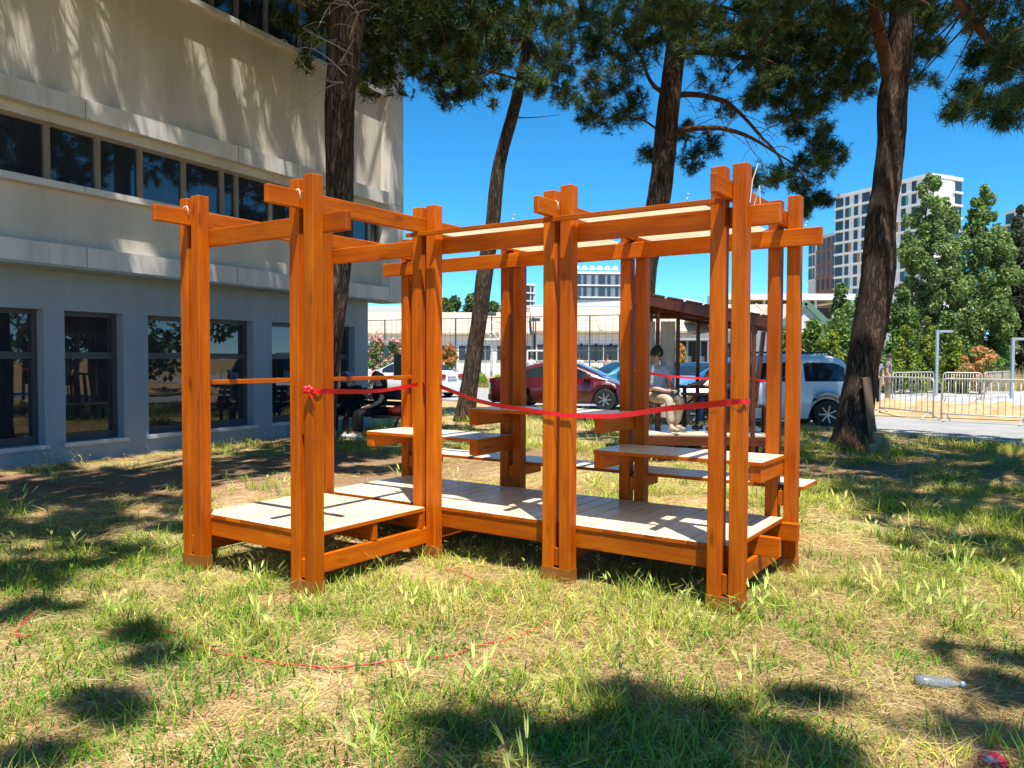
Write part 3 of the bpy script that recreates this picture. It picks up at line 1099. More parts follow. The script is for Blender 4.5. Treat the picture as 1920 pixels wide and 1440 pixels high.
# upper floors: y from -OUT inwards
YO = -OUT
u = MB()
REC = 0.10                              # wall faces sit this far behind the bands
SP = SU - 0.50                          # inner edge of the corner pier
floors = [(2.80, 3.08, 3.84, 3.93, 4.74, 4.87), (4.87, 5.14, 7.20, 7.29, 8.25, 8.36), (8.36, 8.66, 10.6, 10.69, 11.6, 11.8)]
wallm = MB()
for k, (b0, b1, s0, s1, w1, nb) in enumerate(floors):
    # band of panels with open joints
    edges = [S0, bs(-170, OUT), bs(167 if k != 0 else 166, OUT), bs(450 if k else 447, OUT), bs(560, OUT), bs(632, OUT), SP]
    edges = sorted(set(edges))
    for a, b_ in zip(edges[:-1], edges[1:]):
        MB().box(a + 0.008, b_ - 0.008, YO, YO + 0.16, b0, b1).build('fascia_panel', PANEL, bld)
    wallm.box(S0, SP, YO + REC + (0.062 if True else 0), YO + 0.45, b0 + 0.01, s0 - 0.003)         # wall behind and above the band
    # sill line
    for a, b_ in zip(edges[:-1], edges[1:]):
        MB().box(a + 0.006, b_ - 0.006, YO + 0.03, YO + 0.40, s0, s1).build('sill_panel', PANEL, bld)
    # lintel over the windows
    wallm.box(S0, SP, YO + 0.165, YO + 0.45, w1, nb + 0.008)
wallm.box(S0, SP, YO + 0.165, YO + 0.45, 11.81, 12.2)
wallm.build('upper_wall', STUCCO, bld)
# body: soffit, roof, end walls
bm_ = MB()
bm_.box(S0, SU - 0.002, YO + 0.02, 0.0 - 0.002, ZC, 2.797)
bm_.box(S0, SU - 0.55, 0.302, 14, ZC + 0.03, 2.797)
bm_.build('soffit', GREYST, bld)
bd = MB()
bd.box(S0, SU - 0.55, YO + 0.2, 14, 12.2, 12.5)
bd.box(SU - 0.55, SU - 0.25, YO + 0.46, 14, 2.80, 12.2)
bd.box(S0, S0 + 0.3, YO + 0.46, 14, 2.80, 12.2)
bd.box(S0 + 0.3, SU - 0.56, 13.7, 14, 2.80, 12.2)
bd.build('rear_body', STUCCO, bld)
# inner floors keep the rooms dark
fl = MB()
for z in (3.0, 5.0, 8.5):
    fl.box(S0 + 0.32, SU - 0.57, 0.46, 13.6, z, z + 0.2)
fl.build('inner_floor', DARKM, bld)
# corner pier, with slanted reveal, in storey-high panels
pz = [2.77, 3.84, 4.90, 7.25, 8.40, 10.6, 12.5]
for z0, z1 in zip(pz[:-1], pz[1:]):
    MB().poly([(SP + 0.004, YO - 0.012), (SU, YO - 0.012), (SU, YO + 0.48), (SP + 0.02, YO + 0.48), (SP - 0.10, YO + 0.19)], z0 + 0.004, z1 - 0.004).build('corner_panel', PANEL, bld)

# ribbon windows
mull = {0: [-420, -250, -90, 91, 185, 264, 345, 416, 443, 506, 548, 600, 650, 690], 1: [-250, 100, 240, 400, 446, 500, 563, 620, 672, 705], 2: [-100, 200, 400, 520, 600, 660, 700]}
for k, (b0, b1, s0, s1, w1, nb) in enumerate(floors):
    off = OUT - 0.26
    ms = [bs(p, off) for p in mull[k]]
    ms = [S0 + 0.1] + [m_ for m_ in ms if S0 < m_ < SP - 0.2] + [SP - 0.09]
    for a, b_ in zip(ms[:-1], ms[1:]):
        f = 0.045
        wo = MB()
        y0, y1 = YO + 0.22, YO + 0.30
        wo.box(a, a + f, y0, y1, s1, w1).box(b_ - f, b_, y0, y1, s1, w1)
        wo.box(a + f, b_ - f, y0, y1, w1 - f, w1).box(a + f, b_ - f, y0, y1, s1, s1 + f)
        wn_ = wo.build('window', FRAMEB, bld)
        MB().box(a + f, b_ - f, YO + 0.26, YO + 0.27, s1 + f, w1 - f).build('pane', WGLASS, wn_)
# ------------------------------------------------------------------ pines
def bark_mat():
    m, t, b = _nt('pine_bark')
    L = t.links.new
    tc = _n(t, 'ShaderNodeTexCoord')
    mp = _n(t, 'ShaderNodeMapping')
    mp.inputs['Scale'].default_value = (1, 1, 0.16)
    L(tc.outputs['Object'], mp.inputs['Vector'])
    vz = _n(t, 'ShaderNodeTexVoronoi', Scale=10.0, feature='DISTANCE_TO_EDGE')
    nz = _n(t, 'ShaderNodeTexNoise', Scale=9.0, Detail=8.0, Roughness=0.7)
    n2 = _n(t, 'ShaderNodeTexNoise', Scale=1.3, Detail=3.0)
    wv = _n(t, 'ShaderNodeVectorMath', operation='SCALE')
    wv.inputs['Scale'].default_value = 0.55
    wa = _n(t, 'ShaderNodeVectorMath', operation='ADD')
    L(mp.outputs[0], nz.inputs['Vector'])
    L(nz.outputs['Color'], wv.inputs[0])
    L(mp.outputs[0], wa.inputs[0])
    L(wv.outputs[0], wa.inputs[1])
    L(wa.outputs[0], vz.inputs['Vector'])
    L(tc.outputs['Object'], n2.inputs['Vector'])
    plate = _ramp(t, [(0.3, (0.055, 0.036, 0.024)), (0.5, (0.115, 0.08, 0.056)), (0.7, (0.22, 0.17, 0.13))])
    L(nz.outputs['Fac'], plate.inputs[0])
    ck = _ramp(t, [(0.0, (0.018, 0.012, 0.009)), (0.09, (1, 1, 1))])
    L(vz.outputs['Distance'], ck.inputs[0])
    mx = _n(t, 'ShaderNodeMix', data_type='RGBA', blend_type='MULTIPLY')
    mx.inputs[0].default_value = 0.72
    L(plate.outputs[0], mx.inputs[6])
    L(ck.outputs[0], mx.inputs[7])
    red = _n(t, 'ShaderNodeMix', data_type='RGBA')
    rr = _ramp(t, [(0.45, (0, 0, 0)), (0.7, (0.55, 0.55, 0.55))])
    L(n2.outputs['Fac'], rr.inputs[0])
    L(rr.outputs[0], red.inputs[0])
    L(mx.outputs[2], red.inputs[6])
    red.inputs[7].default_value = (0.105, 0.042, 0.022, 1)
    L(red.outputs[2], b.inputs['Base Color'])
    b.inputs['Roughness'].default_value = 0.95
    b.inputs['Specular IOR Level'].default_value = 0.1
    ad = _n(t, 'ShaderNodeMath', operation='ADD')
    mu_ = _n(t, 'ShaderNodeMath', operation='MULTIPLY')
    mu_.inputs[1].default_value = 0.5
    L(nz.outputs['Fac'], mu_.inputs[0])
    cl = _n(t, 'ShaderNodeMath', operation='MINIMUM')
    cl.inputs[1].default_value = 0.16
    L(vz.outputs['Distance'], cl.inputs[0])
    ml = _n(t, 'ShaderNodeMath', operation='MULTIPLY')
    ml.inputs[1].default_value = 4.0
    L(cl.outputs[0], ml.inputs[0])
    L(mu_.outputs[0], ad.inputs[0])
    L(ml.outputs[0], ad.inputs[1])
    bp = _n(t, 'ShaderNodeBump', Strength=1.0, Distance=0.035)
    L(ad.outputs[0], bp.inputs['Height'])
    L(bp.outputs[0], b.inputs['Normal'])
    return m


BARK = bark_mat()
LIMB = M('reddish_limb_bark', (0.07, 0.036, 0.024), 0.9, (0.12, 0.062, 0.04), 12, bump=0.5, spec=0.1)
TWIG = M('dead_grey_twigs', (0.22, 0.18, 0.15), 0.9, (0.32, 0.27, 0.23), 10, spec=0.1)
NEEDLE = leaf_mat('pine_needles', trans=0.22, gloss=0.015, rough=0.5)
LEAF = leaf_mat('broad_leaves', trans=0.35, gloss=0.025, rough=0.55)


def smooth_path(pts, rad, n):
    P = [Vector(p) for p in pts]
    Q = [P[0] * 2 - P[1]] + P + [P[-1] * 2 - P[-2]]
    o, r = [], []
    segs = len(P) - 1
    for s in range(segs):
        k = max(2, int(n / segs))
        for i in range(k + (1 if s == segs - 1 else 0)):
            t = i / k
            a, b, c, d = Q[s:s + 4]
            o.append(0.5 * ((2 * b) + (c - a) * t + (2 * a - 5 * b + 4 * c - d) * t * t + (3 * b - a - 3 * c + d) * t ** 3))
            r.append(rad[s] * (1 - t) + rad[s + 1] * t)
    return o, r


def trunk_mesh(pts, rad, seed, n=70, sides=28):
    path, rr = smooth_path(pts, rad, n)
    m = MB()

    def wob(i, a):
        z = path[i].z
        q = noise.noise((math.cos(a) * 1.1 + seed, math.sin(a) * 1.1, z * 0.8)) * 0.13
        q += noise.noise((math.cos(a) * 4.2 + seed, math.sin(a) * 4.2, z * 1.6)) * 0.07
        q += noise.noise((math.cos(a) * 9 + seed, math.sin(a) * 9, z * 3.5)) * 0.05
        return 1 + q + max(0, 0.3 - z) * 0.35
    m.tube(path, rr, sides, True, wob)
    return m


def limb(m, a, b, r0, r1, sag=0.1, seed=0, n=8, sides=6):
    a, b = Vector(a), Vector(b)
    L = (b - a).length
    pts = []
    rn = random.Random(seed)
    o1 = Vector((rn.uniform(-1, 1), rn.uniform(-1, 1), rn.uniform(-0.4, 0.6))) * L * 0.09
    for i in range(n + 1):
        t = i / n
        p = a.lerp(b, t) + o1 * math.sin(math.pi * t) + Vector((0, 0, 1)) * sag * L * math.sin(math.pi * t)
        pts.append(p)
    m.tube(pts, [r0 + (r1 - r0) * i / n for i in range(n + 1)], sides, True)
    return pts


GREENS = np.array([(0.034, 0.068, 0.030), (0.050, 0.092, 0.030), (0.085, 0.125, 0.034), (0.024, 0.050, 0.025), (0.18, 0.20, 0.055)])


def needle_crown(cl, seed, nn=15, length=(0.11, 0.19), width=0.0042, dens=1.0):
    """cl: list of (centre, rx, ry, rz, tufts). Returns arrays for tufts of needles filling those clumps, and twig lines"""
    r = np.random.default_rng(seed)
    Vs, Cs, twigs = [], [], []
    for (c, rx, ry, rz, n) in cl:
        n = max(6, int(n * dens))
        c = np.array(c)
        # twigs: a few dozen axes spreading from the clump's inside; tufts sit along their outer half
        k = max(3, n // 9)
        dirs = r.normal(0, 1, (k, 3))
        dirs /= np.linalg.norm(dirs, axis=1, keepdims=True)
        ends = c + dirs * np.array([rx, ry, rz]) * r.uniform(0.55, 1.05, (k, 1))
        starts = c + (ends - c) * r.uniform(0.0, 0.35, (k, 1)) + r.normal(0, 0.06, (k, 3))
        twigs += list(zip(starts, ends))
        pick = r.integers(0, k, n)
        t = r.uniform(0.35, 1.05, (n, 1))
        P = starts[pick] + (ends - starts)[pick] * t + r.normal(0, 0.05, (n, 3))
        D = (ends - starts)[pick]
        D /= np.linalg.norm(D, axis=1, keepdims=True) + 1e-6
        D = D * 0.7 + r.normal(0, 0.35, (n, 3)) + np.array([0, 0, 0.12])
        D /= np.linalg.norm(D, axis=1, keepdims=True)
        # needles
        Nd = D[:, None, :] * 0.62 + r.normal(0, 0.42, (n, nn, 3))
        Nd /= np.linalg.norm(Nd, axis=2, keepdims=True)
        Ln = r.uniform(*length, (n, nn, 1))
        sd = np.cross(Nd, r.normal(0, 1, (n, nn, 3)))
        sd /= np.linalg.norm(sd, axis=2, keepdims=True) + 1e-6
        B = P[:, None, :] - D[:, None, :] * r.uniform(0, 0.10, (n, nn, 1))
        V = np.stack([B - sd * width, B + sd * width, B + Nd * Ln], 2)
        Vs.append(V.reshape(-1, 3))
        base = GREENS[r.choice(5, n, p=[0.28, 0.27, 0.17, 0.2, 0.08])] * r.uniform(0.75, 1.3, (n, 1)) * r.uniform(0.7, 1.45)
        Cs.append(np.repeat(base, nn * 3, axis=0))
    V = np.concatenate(Vs)
    F = np.arange(len(V)).reshape(-1, 3)
    return V, F, np.concatenate(Cs), twigs


def pine(name, label, base, trunk_pts, rad, clumps_, limbs, seed, dens=1.0, nn=15, dead=0, group=None, length=(0.11, 0.19), width=0.0042, twig_frac=1.0):
    root = empty(name, base, 0, label, 'tree', group)
    off = Vector(base)
    loc = lambda p: Vector(p) - off
    tk = trunk_mesh([loc(p) for p in trunk_pts], rad, seed).build('trunk', BARK, root, smooth=True)
    for li, (a, b, r0, r1, sag) in enumerate(limbs):
        lm = MB()
        limb(lm, loc(a), loc(b), r0, r1, sag, seed + 31 * li, 10, 8)
        lm.build('branch', LIMB, root, smooth=True)
    m = MB()
    V, F, C, tw = needle_crown([(loc(c), rx, ry, rz, n) for (c, rx, ry, rz, n) in clumps_], seed, nn, length, width, dens)
    me = np_mesh('crown', V, F, C)
    me.materials.append(NEEDLE)
    link('crown', me, root)
    rn = random.Random(seed)
    for s, e in tw:
        if rn.random() < twig_frac:
            m.tube([s, (np.array(s) * 0.5 + np.array(e) * 0.5) + np.array([0, 0, 0.02]), e], [0.011, 0.008, 0.003], 4, False)
    m.build('twigs', LIMB, root, smooth=True)['kind'] = 'stuff'
    if dead:
        d = MB()
        for i in range(dead):
            p = loc(trunk_pts[5]).lerp(loc(trunk_pts[7]), rn.uniform(0.1, 1.0)) + Vector((rn.uniform(-0.12, 0.2), -0.2, 0))
            q = p + Vector((rn.uniform(-1, 1), rn.uniform(-1.2, 0.2), rn.uniform(-0.9, 0.35))) * 0.75
            ps = limb(d, p, q, 0.012, 0.004, rn.uniform(-0.1, 0.2), seed + i, 5, 4)
            for j in range(4):
                s = ps[rn.randint(1, 5)]
                limb(d, s, s + Vector((rn.uniform(-1, 1), rn.uniform(-1, 0.5), rn.uniform(-0.9, 0.4))) * 0.35, 0.005, 0.002, 0.1, seed + 50 + i * 7 + j, 4, 3)
        d.build('dead_twigs', TWIG, root)['kind'] = 'stuff'
    return root


def cpx(lst, Y, seed, tuft=55, dY=1.0):
    """crown clumps given where they show, at a depth near Y, with real radii"""
    rn = random.Random(seed)
    out = []
    for q in lst:
        x, y, rx, ry = q[:4]
        d = Y + (q[4] if len(q) > 4 else rn.uniform(-dY, dY))
        k = d / FPX
        a, b = rx * k, ry * k
        out.append((at(x, y, d), a, (a + b) * 0.55, b, int(tuft * max(0.5, a * b / 0.35))))
    return out


def tr(lst, Y):
    return [at(x, y, Y + (d if d else 0)) for x, y, d in lst]


# --- tall pine beside the building (its crown is above the picture; it shades the facade)
Y1 = 11.0
t1 = tr([(590, 884, 0), (603, 760, 0), (618, 640, 0), (632, 480, 0), (637, 330, 0), (636, 200, 0), (650, 60, 0), (660, -120, 0), (655, -420, 0), (640, -760, 0)], Y1)
t1[0].z = -0.1
rn = random.Random(5)
c1 = []
for k in range(115):
    s = -2.0 + 11.0 * ((k * 0.618034) % 1.0)
    wx, wy = B0[0] + BDX * s + BDY * 0.6, B0[1] + BDY * s - BDX * 0.6
    zt = rn.uniform(2.9, 10.5)
    if 4.3 < zt < 6.8 + 0.03 * s and rn.random() < 0.93: continue      # a thinner belt lets streaks of sun through
    z = max(zt + rn.uniform(1.6, 4.0), rn.uniform(7.4, 8.6))
    h = z - zt
    while z < 1.55 + 0.63 * (wy - 0.341 * h): z += 0.2; h = z - zt            # the crown starts above the picture
    c1.append((Vector((wx + 0.094 * h + rn.uniform(-0.05, 0.12), wy - 0.341 * h, z)), rn.uniform(0.35, 0.7), rn.uniform(0.45, 0.8), rn.uniform(0.35, 0.6), 85))
l1 = [(t1[-2 if c[0].z < 10 else -1], c[0], 0.05, 0.015, 0.08) for c in c1[:24]]
pine('pine_tree', 'thick straight pine trunk standing close in front of the office building', (t1[0].x, t1[0].y, 0), t1,
     [0.225, 0.194, 0.180, 0.180, 0.184, 0.203, 0.234, 0.198, 0.153, 0.063], c1, l1, 3, 1.0, 13, dead=14, length=(0.20, 0.32), width=0.012, twig_frac=0.4)

# --- slim leaning pine in the middle distance
Y2 = 19.6
t2 = tr([(868, 794, 0), (884, 700, 0), (898, 600, 0), (907, 520, 0), (924, 420, 0), (934, 320, 0), (960, 220, 0), (976, 150, 0), (988, 70, 0), (975, -40, 0), (965, -200, 0)], Y2)
t2[0].z = -0.1
c2 = cpx([(770, 30, 45, 40), (800, 75, 50, 45), (845, 55, 55, 40), (835, 120, 55, 40), (865, 160, 48, 38), (835, 185, 30, 22), (880, 100, 55, 45), (920, 40, 60, 40), (905, 130, 40, 30),
          (950, 85, 40, 40, 0.9), (1005, 50, 50, 45), (1030, 100, 45, 45), (1045, 155, 45, 38), (1070, 185, 30, 22), (1010, 165, 30, 25), (1000, 110, 35, 40, 0.8), (965, 40, 50, 40, -0.7), (800, 20, 50, 40), (860, 20, 55, 40), (930, 100, 45, 40), (890, 70, 50, 40), (1060, 60, 40, 45), (1065, 120, 40, 40), (815, 150, 40, 30), (985, 145, 40, 30, -0.6),
          (780, -20, 70, 40), (870, -30, 80, 45), (960, -40, 80, 50), (1040, -20, 70, 50), (900, -120, 110, 60), (1000, -130, 100, 60), (950, -220, 100, 60)], Y2, 4, 270)
l2 = [(t2[8], c2[i][0], 0.06, 0.015, s) for i, s in ((1, 0.1), (3, 0.05), (4, -0.02), (6, 0.0), (10, 0.1), (12, 0.05))] + \
     [(t2[7], at(1090, 178, Y2), 0.045, 0.008, 0.1), (t2[7], at(830, 100, Y2), 0.04, 0.01, -0.05), (t2[6], at(1050, 215, Y2 - 0.4), 0.02, 0.004, -0.02), (t2[9], c2[17][0], 0.07, 0.02, 0.1), (t2[9], c2[18][0], 0.07, 0.02, 0.1)]
pine('pine_tree', 'slim dark pine leaning to the right, behind the left bays of the pavilion', (t2[0].x, t2[0].y, 0), t2,
     [0.245, 0.209, 0.194, 0.209, 0.173, 0.155, 0.144, 0.137, 0.115, 0.086, 0.050], c2, l2, 12)

# --- big pine in the centre with spreading limbs to the right
Y3 = 17.2
t3 = tr([(1196, 812, 0), (1200, 700, 0), (1205, 600, 0), (1212, 500, 0), (1226, 420, 0), (1240, 340, 0), (1248, 260, 0), (1256, 180, 0), (1266, 100, 0), (1274, 30, 0), (1285, -120, 0), (1290, -300, 0)], Y3)
t3[0].z = -0.1
c3 = cpx([(1110, 40, 50, 45), (1130, 100, 50, 45), (1165, 60, 60, 50), (1175, 130, 50, 40), (1200, 20, 60, 40), (1215, 90, 50, 45), (1110, 150, 30, 25),
          (1100, 215, 32, 22), (1140, 225, 45, 26), (1180, 215, 40, 28), (1120, 195, 35, 22), (1195, 185, 40, 30), (1215, 290, 22, 28, 0.8), (1300, 300, 40, 32, 0.8), (1285, 250, 40, 35, 0.9), (1330, 275, 40, 38, 0.7),
          (1270, 20, 60, 45), (1320, 45, 65, 50), (1380, 30, 65, 50), (1440, 50, 65, 55), (1500, 30, 65, 50), (1550, 45, 55, 45), (1600, 60, 45, 45), (1620, 25, 40, 40),
          (1240, 55, 45, 40, -0.8), (1290, 85, 50, 40, -0.9), (1250, 5, 60, 40, -0.8), (1095, 85, 40, 40), (1085, 20, 45, 45), (1150, 165, 45, 30), (1340, 105, 50, 35), (1400, 100, 55, 40), (1380, 70, 60, 40, -0.7), (1440, 75, 60, 45, 0.9), (1530, 70, 60, 45, -0.8), (1475, 75, 55, 40, 0.3), (1575, 90, 50, 45, 0.9), (1545, 235, 34, 24), (1460, 115, 55, 45), (1520, 105, 55, 50), (1570, 125, 50, 45), (1610, 120, 35, 35), (1590, 165, 40, 30), (1540, 165, 55, 40), (1490, 165, 50, 38),
          (1440, 160, 40, 30), (1410, 185, 30, 20), (1470, 215, 42, 28), (1510, 215, 45, 25), (1530, 190, 40, 25), (1490, 245, 30, 20), (1545, 265, 36, 26), (1570, 285, 34, 26), (1520, 290, 48, 36), (1490, 320, 44, 30), (1545, 310, 44, 32),
          (1455, 330, 42, 28), (1420, 340, 38, 25), (1390, 335, 30, 22), (1500, 350, 30, 20), (1520, 380, 26, 18), (1545, 375, 18, 14), (1505, 395, 22, 16),
          (1150, -40, 90, 45), (1260, -60, 100, 50), (1380, -50, 100, 50), (1500, -50, 90, 50), (1590, -30, 70, 45), (1300, -160, 120, 60), (1420, -150, 110, 60), (1200, -150, 100, 60), (1320, -270, 110, 60)], Y3, 6, 260)
b3 = lambda x, y, d=0: at(x, y, Y3 + d)
l3 = [(t3[8], b3(1400, 108, -0.4), 0.07, 0.035, 0.03), (b3(1400, 108, -0.4), b3(1480, 150, -0.5), 0.035, 0.012, 0.06),
      (t3[7], b3(1360, 190, -0.3), 0.07, 0.045, 0.12), (b3(1360, 190, -0.3), b3(1430, 260, -0.4), 0.045, 0.028, 0.03), (b3(1430, 260, -0.4), b3(1475, 330, -0.4), 0.028, 0.012, 0.05),
      (t3[6], b3(1350, 240, -0.6), 0.075, 0.05, 0.10), (b3(1350, 240, -0.6), b3(1460, 290, -0.7), 0.05, 0.025, 0.04), (b3(1460, 290, -0.7), b3(1525, 370, -0.7), 0.022, 0.008, 0.04),
      (t3[7], b3(1205, 110, 0.2), 0.06, 0.025, -0.12), (b3(1205, 110, 0.2), b3(1140, 30, 0.2), 0.03, 0.01, 0.05), (t3[6], b3(1150, 215, 0), 0.03, 0.01, 0.12),
      (t3[9], b3(1380, 20), 0.08, 0.02, 0.1), (t3[9], b3(1180, -20), 0.08, 0.02, 0.1), (t3[10], b3(1480, -60), 0.08, 0.02, 0.1), (t3[10], b3(1300, -170), 0.08, 0.02, 0.1)]
for k in range(26):
    t_ = rn.random()
    li_ = rn.choice([2, 3, 5, 6])
    p_ = Vector(l3[li_][0]).lerp(Vector(l3[li_][1]), t_) + Vector((0, 0, l3[li_][4] * (Vector(l3[li_][1]) - Vector(l3[li_][0])).length * math.sin(math.pi * t_)))
    q_ = p_ + Vector((rn.uniform(-0.2, 0.9), rn.uniform(-0.6, 0.6), rn.uniform(-0.75, 0.45)))
    l3.append((p_, q_, 0.009, 0.003, rn.uniform(-0.1, 0.2)))
    m_ = p_.lerp(q_, 0.5)
    l3.append((m_, m_ + Vector((rn.uniform(-0.2, 0.5), rn.uniform(-0.3, 0.3), rn.uniform(-0.5, 0.2))), 0.005, 0.002, 0.1))
pine('pine_tree', 'big pine behind the pavilion centre, its long limbs drooping to the right', (t3[0].x, t3[0].y, 0), t3,
     [0.302, 0.252, 0.227, 0.235, 0.244, 0.252, 0.244, 0.227, 0.202, 0.185, 0.134, 0.067], c3, l3, 21)

# --- nearest pine, right of the pavilion
Y4 = 13.8
t4 = tr([(1592, 846, 0), (1603, 770, 0), (1618, 690, 0), (1634, 600, 0), (1646, 500, 0), (1652, 420, 0), (1664, 340, 0), (1671, 260, 0), (1674, 180, 0), (1686, 90, 0), (1694, 0, 0), (1702, -120, 0), (1706, -330, 0)], Y4)
t4[0].z = -0.1
c4 = cpx([(1730, 45, 40, 32), (1755, 30, 35, 30), (1715, 10, 40, 30, 0.9), (1620, -60, 80, 50), (1720, -90, 90, 60), (1800, -80, 70, 50), (1660, -180, 100, 60), (1740, -220, 100, 70), (1700, -330, 100, 60), (1600, -260, 90, 60), (1830, -230, 90, 60), (1640, -400, 100, 60), (1780, -420, 100, 60), (1700, -500, 90, 60)], Y4, 8, 240)
l4 = [(t4[8], at(1648, 60, Y4 - 0.2), 0.13, 0.10, 0.0), (at(1648, 60, Y4 - 0.2), at(1632, -60, Y4 - 0.2), 0.10, 0.06, 0.0), (t4[10], at(1760, 30, Y4), 0.05, 0.012, 0.1), (t4[11], c4[7][0], 0.07, 0.02, 0.05), (t4[11], c4[9][0], 0.07, 0.02, 0.05), (t4[11], c4[8][0], 0.07, 0.02, 0.05)]
pine('pine_tree', 'nearest pine, rugged curved trunk right of the pavilion', (t4[0].x, t4[0].y, 0), t4,
     [0.318, 0.275, 0.258, 0.267, 0.275, 0.245, 0.224, 0.219, 0.228, 0.215, 0.198, 0.155, 0.069], c4, l4, 33)

# --- pine standing just outside the picture on the right: its drooping limb hangs into view, it shades the lawn
Y7 = 9.6
c7 = cpx([(1850, 30, 50, 40), (1900, 40, 40, 45), (1880, 90, 42, 36), (1830, 110, 30, 26), (1905, 120, 36, 40), (1860, 140, 40, 30), (1815, 175, 32, 26), (1850, 190, 38, 28), (1795, 205, 22, 16), (1900, 190, 40, 34), (1885, 225, 34, 22), (1930, 170, 40, 50), (1960, 80, 60, 60), (1990, 180, 60, 40), (2050, 60, 60, 60),
          (1960, -40, 90, 60), (1860, -60, 80, 50), (2080, -80, 100, 60)], Y7, 9, 170, 0.5)
def shade(lst, seed, n=110, hr=(6.2, 9.0)):
    """crown clumps above a lawn shadow seen at the pixel: (px, py, radius)"""
    r_ = random.Random(seed)
    out = []
    for (x, y, rad) in lst:
        p = gp(x, y)
        k = max(3, int(rad * rad * 46 + rad * 22))
        for i in range(k):
            a, q = r_.uniform(0, 6.28), rad * math.sqrt(r_.uniform(0, 1)) * 1.05
            h = r_.uniform(*hr)
            if noise.noise(((p.x + q * math.cos(a)) * 3.6, (p.y + q * math.sin(a)) * 3.6, 4.2)) > (0.0 if p.y < 4.6 else 0.3): continue      # gaps let sun flecks through
            out.append((Vector((p.x + q * math.cos(a) + 0.094 * h, p.y + q * math.sin(a) - 0.341 * h, h)), r_.uniform(0.07, 0.25), r_.uniform(0.07, 0.25), r_.uniform(0.08, 0.2), int(n * r_.uniform(0.25, 0.8))))
    return out


t7 = [Vector((8.9, 9.2, -0.1)), Vector((8.85, 9.2, 3)), Vector((8.7, 9.2, 6)), Vector((8.5, 9.1, 9)), Vector((8.3, 9, 11))]
s7 = shade([(1270, 846, 0.9), (1330, 848, 0.9), (1390, 846, 0.9), (1300, 850, 0.9), (1360, 842, 0.9), (1240, 842, 0.7), (1700, 814, 1.0), (1790, 822, 1.0), (1880, 830, 1.0), (1960, 836, 1.2), (1300, 835, 1.0), (1250, 815, 1.0), (1350, 815, 1.2), (1420, 830, 1.0), (1290, 790, 1.2), (1400, 790, 1.4), (1480, 800, 1.2), (1540, 800, 1.0), (1200, 835, 0.7), (1150, 820, 0.8), (1090, 815, 0.8), (1560, 905, 1.0), (1680, 880, 1.2), (1660, 940, 0.7), (1790, 925, 1.1), (1850, 985, 1.0), (1830, 1035, 0.5), (1560, 860, 0.9), (1450, 880, 0.6), (1900, 900, 1.2), (1960, 960, 1.2)], 3, 48, (7.0, 9.5))
l7 = [(t7[2], at(1960, 60, Y7), 0.09, 0.06, 0.1), (at(1960, 60, Y7), at(1870, 110, Y7), 0.05, 0.03, 0.02), (at(1790, -10, Y7), at(1880, 105, Y7), 0.055, 0.05, 0.04), (at(1880, 105, Y7), at(1985, 140, Y7), 0.05, 0.07, 0.02), (at(1832, 40, Y7), at(1775, 150, Y7), 0.012, 0.004, 0.05),
      (at(1880, 105, Y7), at(1830, 190, Y7), 0.02, 0.008, 0.05), (at(1985, 140, Y7), t7[2], 0.07, 0.1, 0.0)] + [(t7[3], c[0], 0.05, 0.012, 0.08) for c in s7[::14]]
pine('pine_tree', 'pine at the right edge, only drooping needle sprays hang into view', (8.9, 9.2, 0), t7, [0.3, 0.26, 0.22, 0.16, 0.06], c7 + s7, l7, 44, 1.0, 14)

# --- pines behind and beside the camera: never seen, their crowns throw the dappled shade on the front lawn
s8 = shade([(1170, 1330, 0.30), (1270, 1300, 0.22), (1240, 1370, 0.28), (1320, 1400, 0.34), (1120, 1400, 0.28), (940, 1410, 0.20), (840, 1370, 0.12), (1440, 1420, 0.25), (1400, 1500, 0.6), (1100, 1520, 0.6), (1480, 1300, 0.12),
            (1850, 1225, 0.20), (1890, 1290, 0.22), (1870, 1370, 0.26), (1940, 1420, 0.35), (2000, 1300, 0.5)], 5, 80, (6.0, 8.5))
for i, c in enumerate(s8):
    s8[i] = (c[0], c[1] * 0.8, c[2] * 0.8, c[3] * 0.8, int(c[4] * 0.45))
t8 = [Vector((2.6, -2.4, -0.1)), Vector((2.5, -2.3, 3)), Vector((2.2, -2.0, 6)), Vector((1.8, -1.5, 8)), Vector((1.6, -1.2, 9.4))]
pine('pine_tree', 'pine behind the viewpoint whose crown shades the front of the lawn', (2.6, -2.4, 0), t8, [0.3, 0.26, 0.22, 0.14, 0.05], s8,
     [(t8[3], c[0], 0.04, 0.01, 0.06) for c in s8[::12]], 55, 1.0, 13, length=(0.14, 0.22), width=0.007, twig_frac=0.3)
s9 = shade([(60, 1000, 0.8), (200, 985, 0.5), (180, 1040, 0.4), (60, 1080, 0.45), (280, 950, 0.5), (100, 930, 0.9), (-60, 980, 1.2), (30, 1150, 0.3), (-80, 1100, 0.6), (240, 1195, 0.17), (190, 1325, 0.15), (310, 1235, 0.10), (20, 1400, 0.16), (330, 990, 0.25),
            (200, 900, 0.9), (330, 900, 0.7), (20, 900, 1.2), (430, 880, 0.8), (500, 858, 0.8), (580, 850, 0.9), (680, 850, 0.9), (760, 838, 1.0), (640, 880, 0.4), (720, 880, 0.5), (640, 822, 1.2), (700, 808, 1.3), (770, 806, 1.3), (850, 805, 1.0), (900, 830, 0.7), (600, 835, 0.9), (720, 835, 0.7)], 6, 30, (6.6, 9.2))
for i, c in enumerate(s9):
    if c[0].z * 0.341 + c[0].y < 7.2: s9[i] = (c[0], c[1] * 0.5, c[2] * 0.5, c[3] * 0.6, 14)
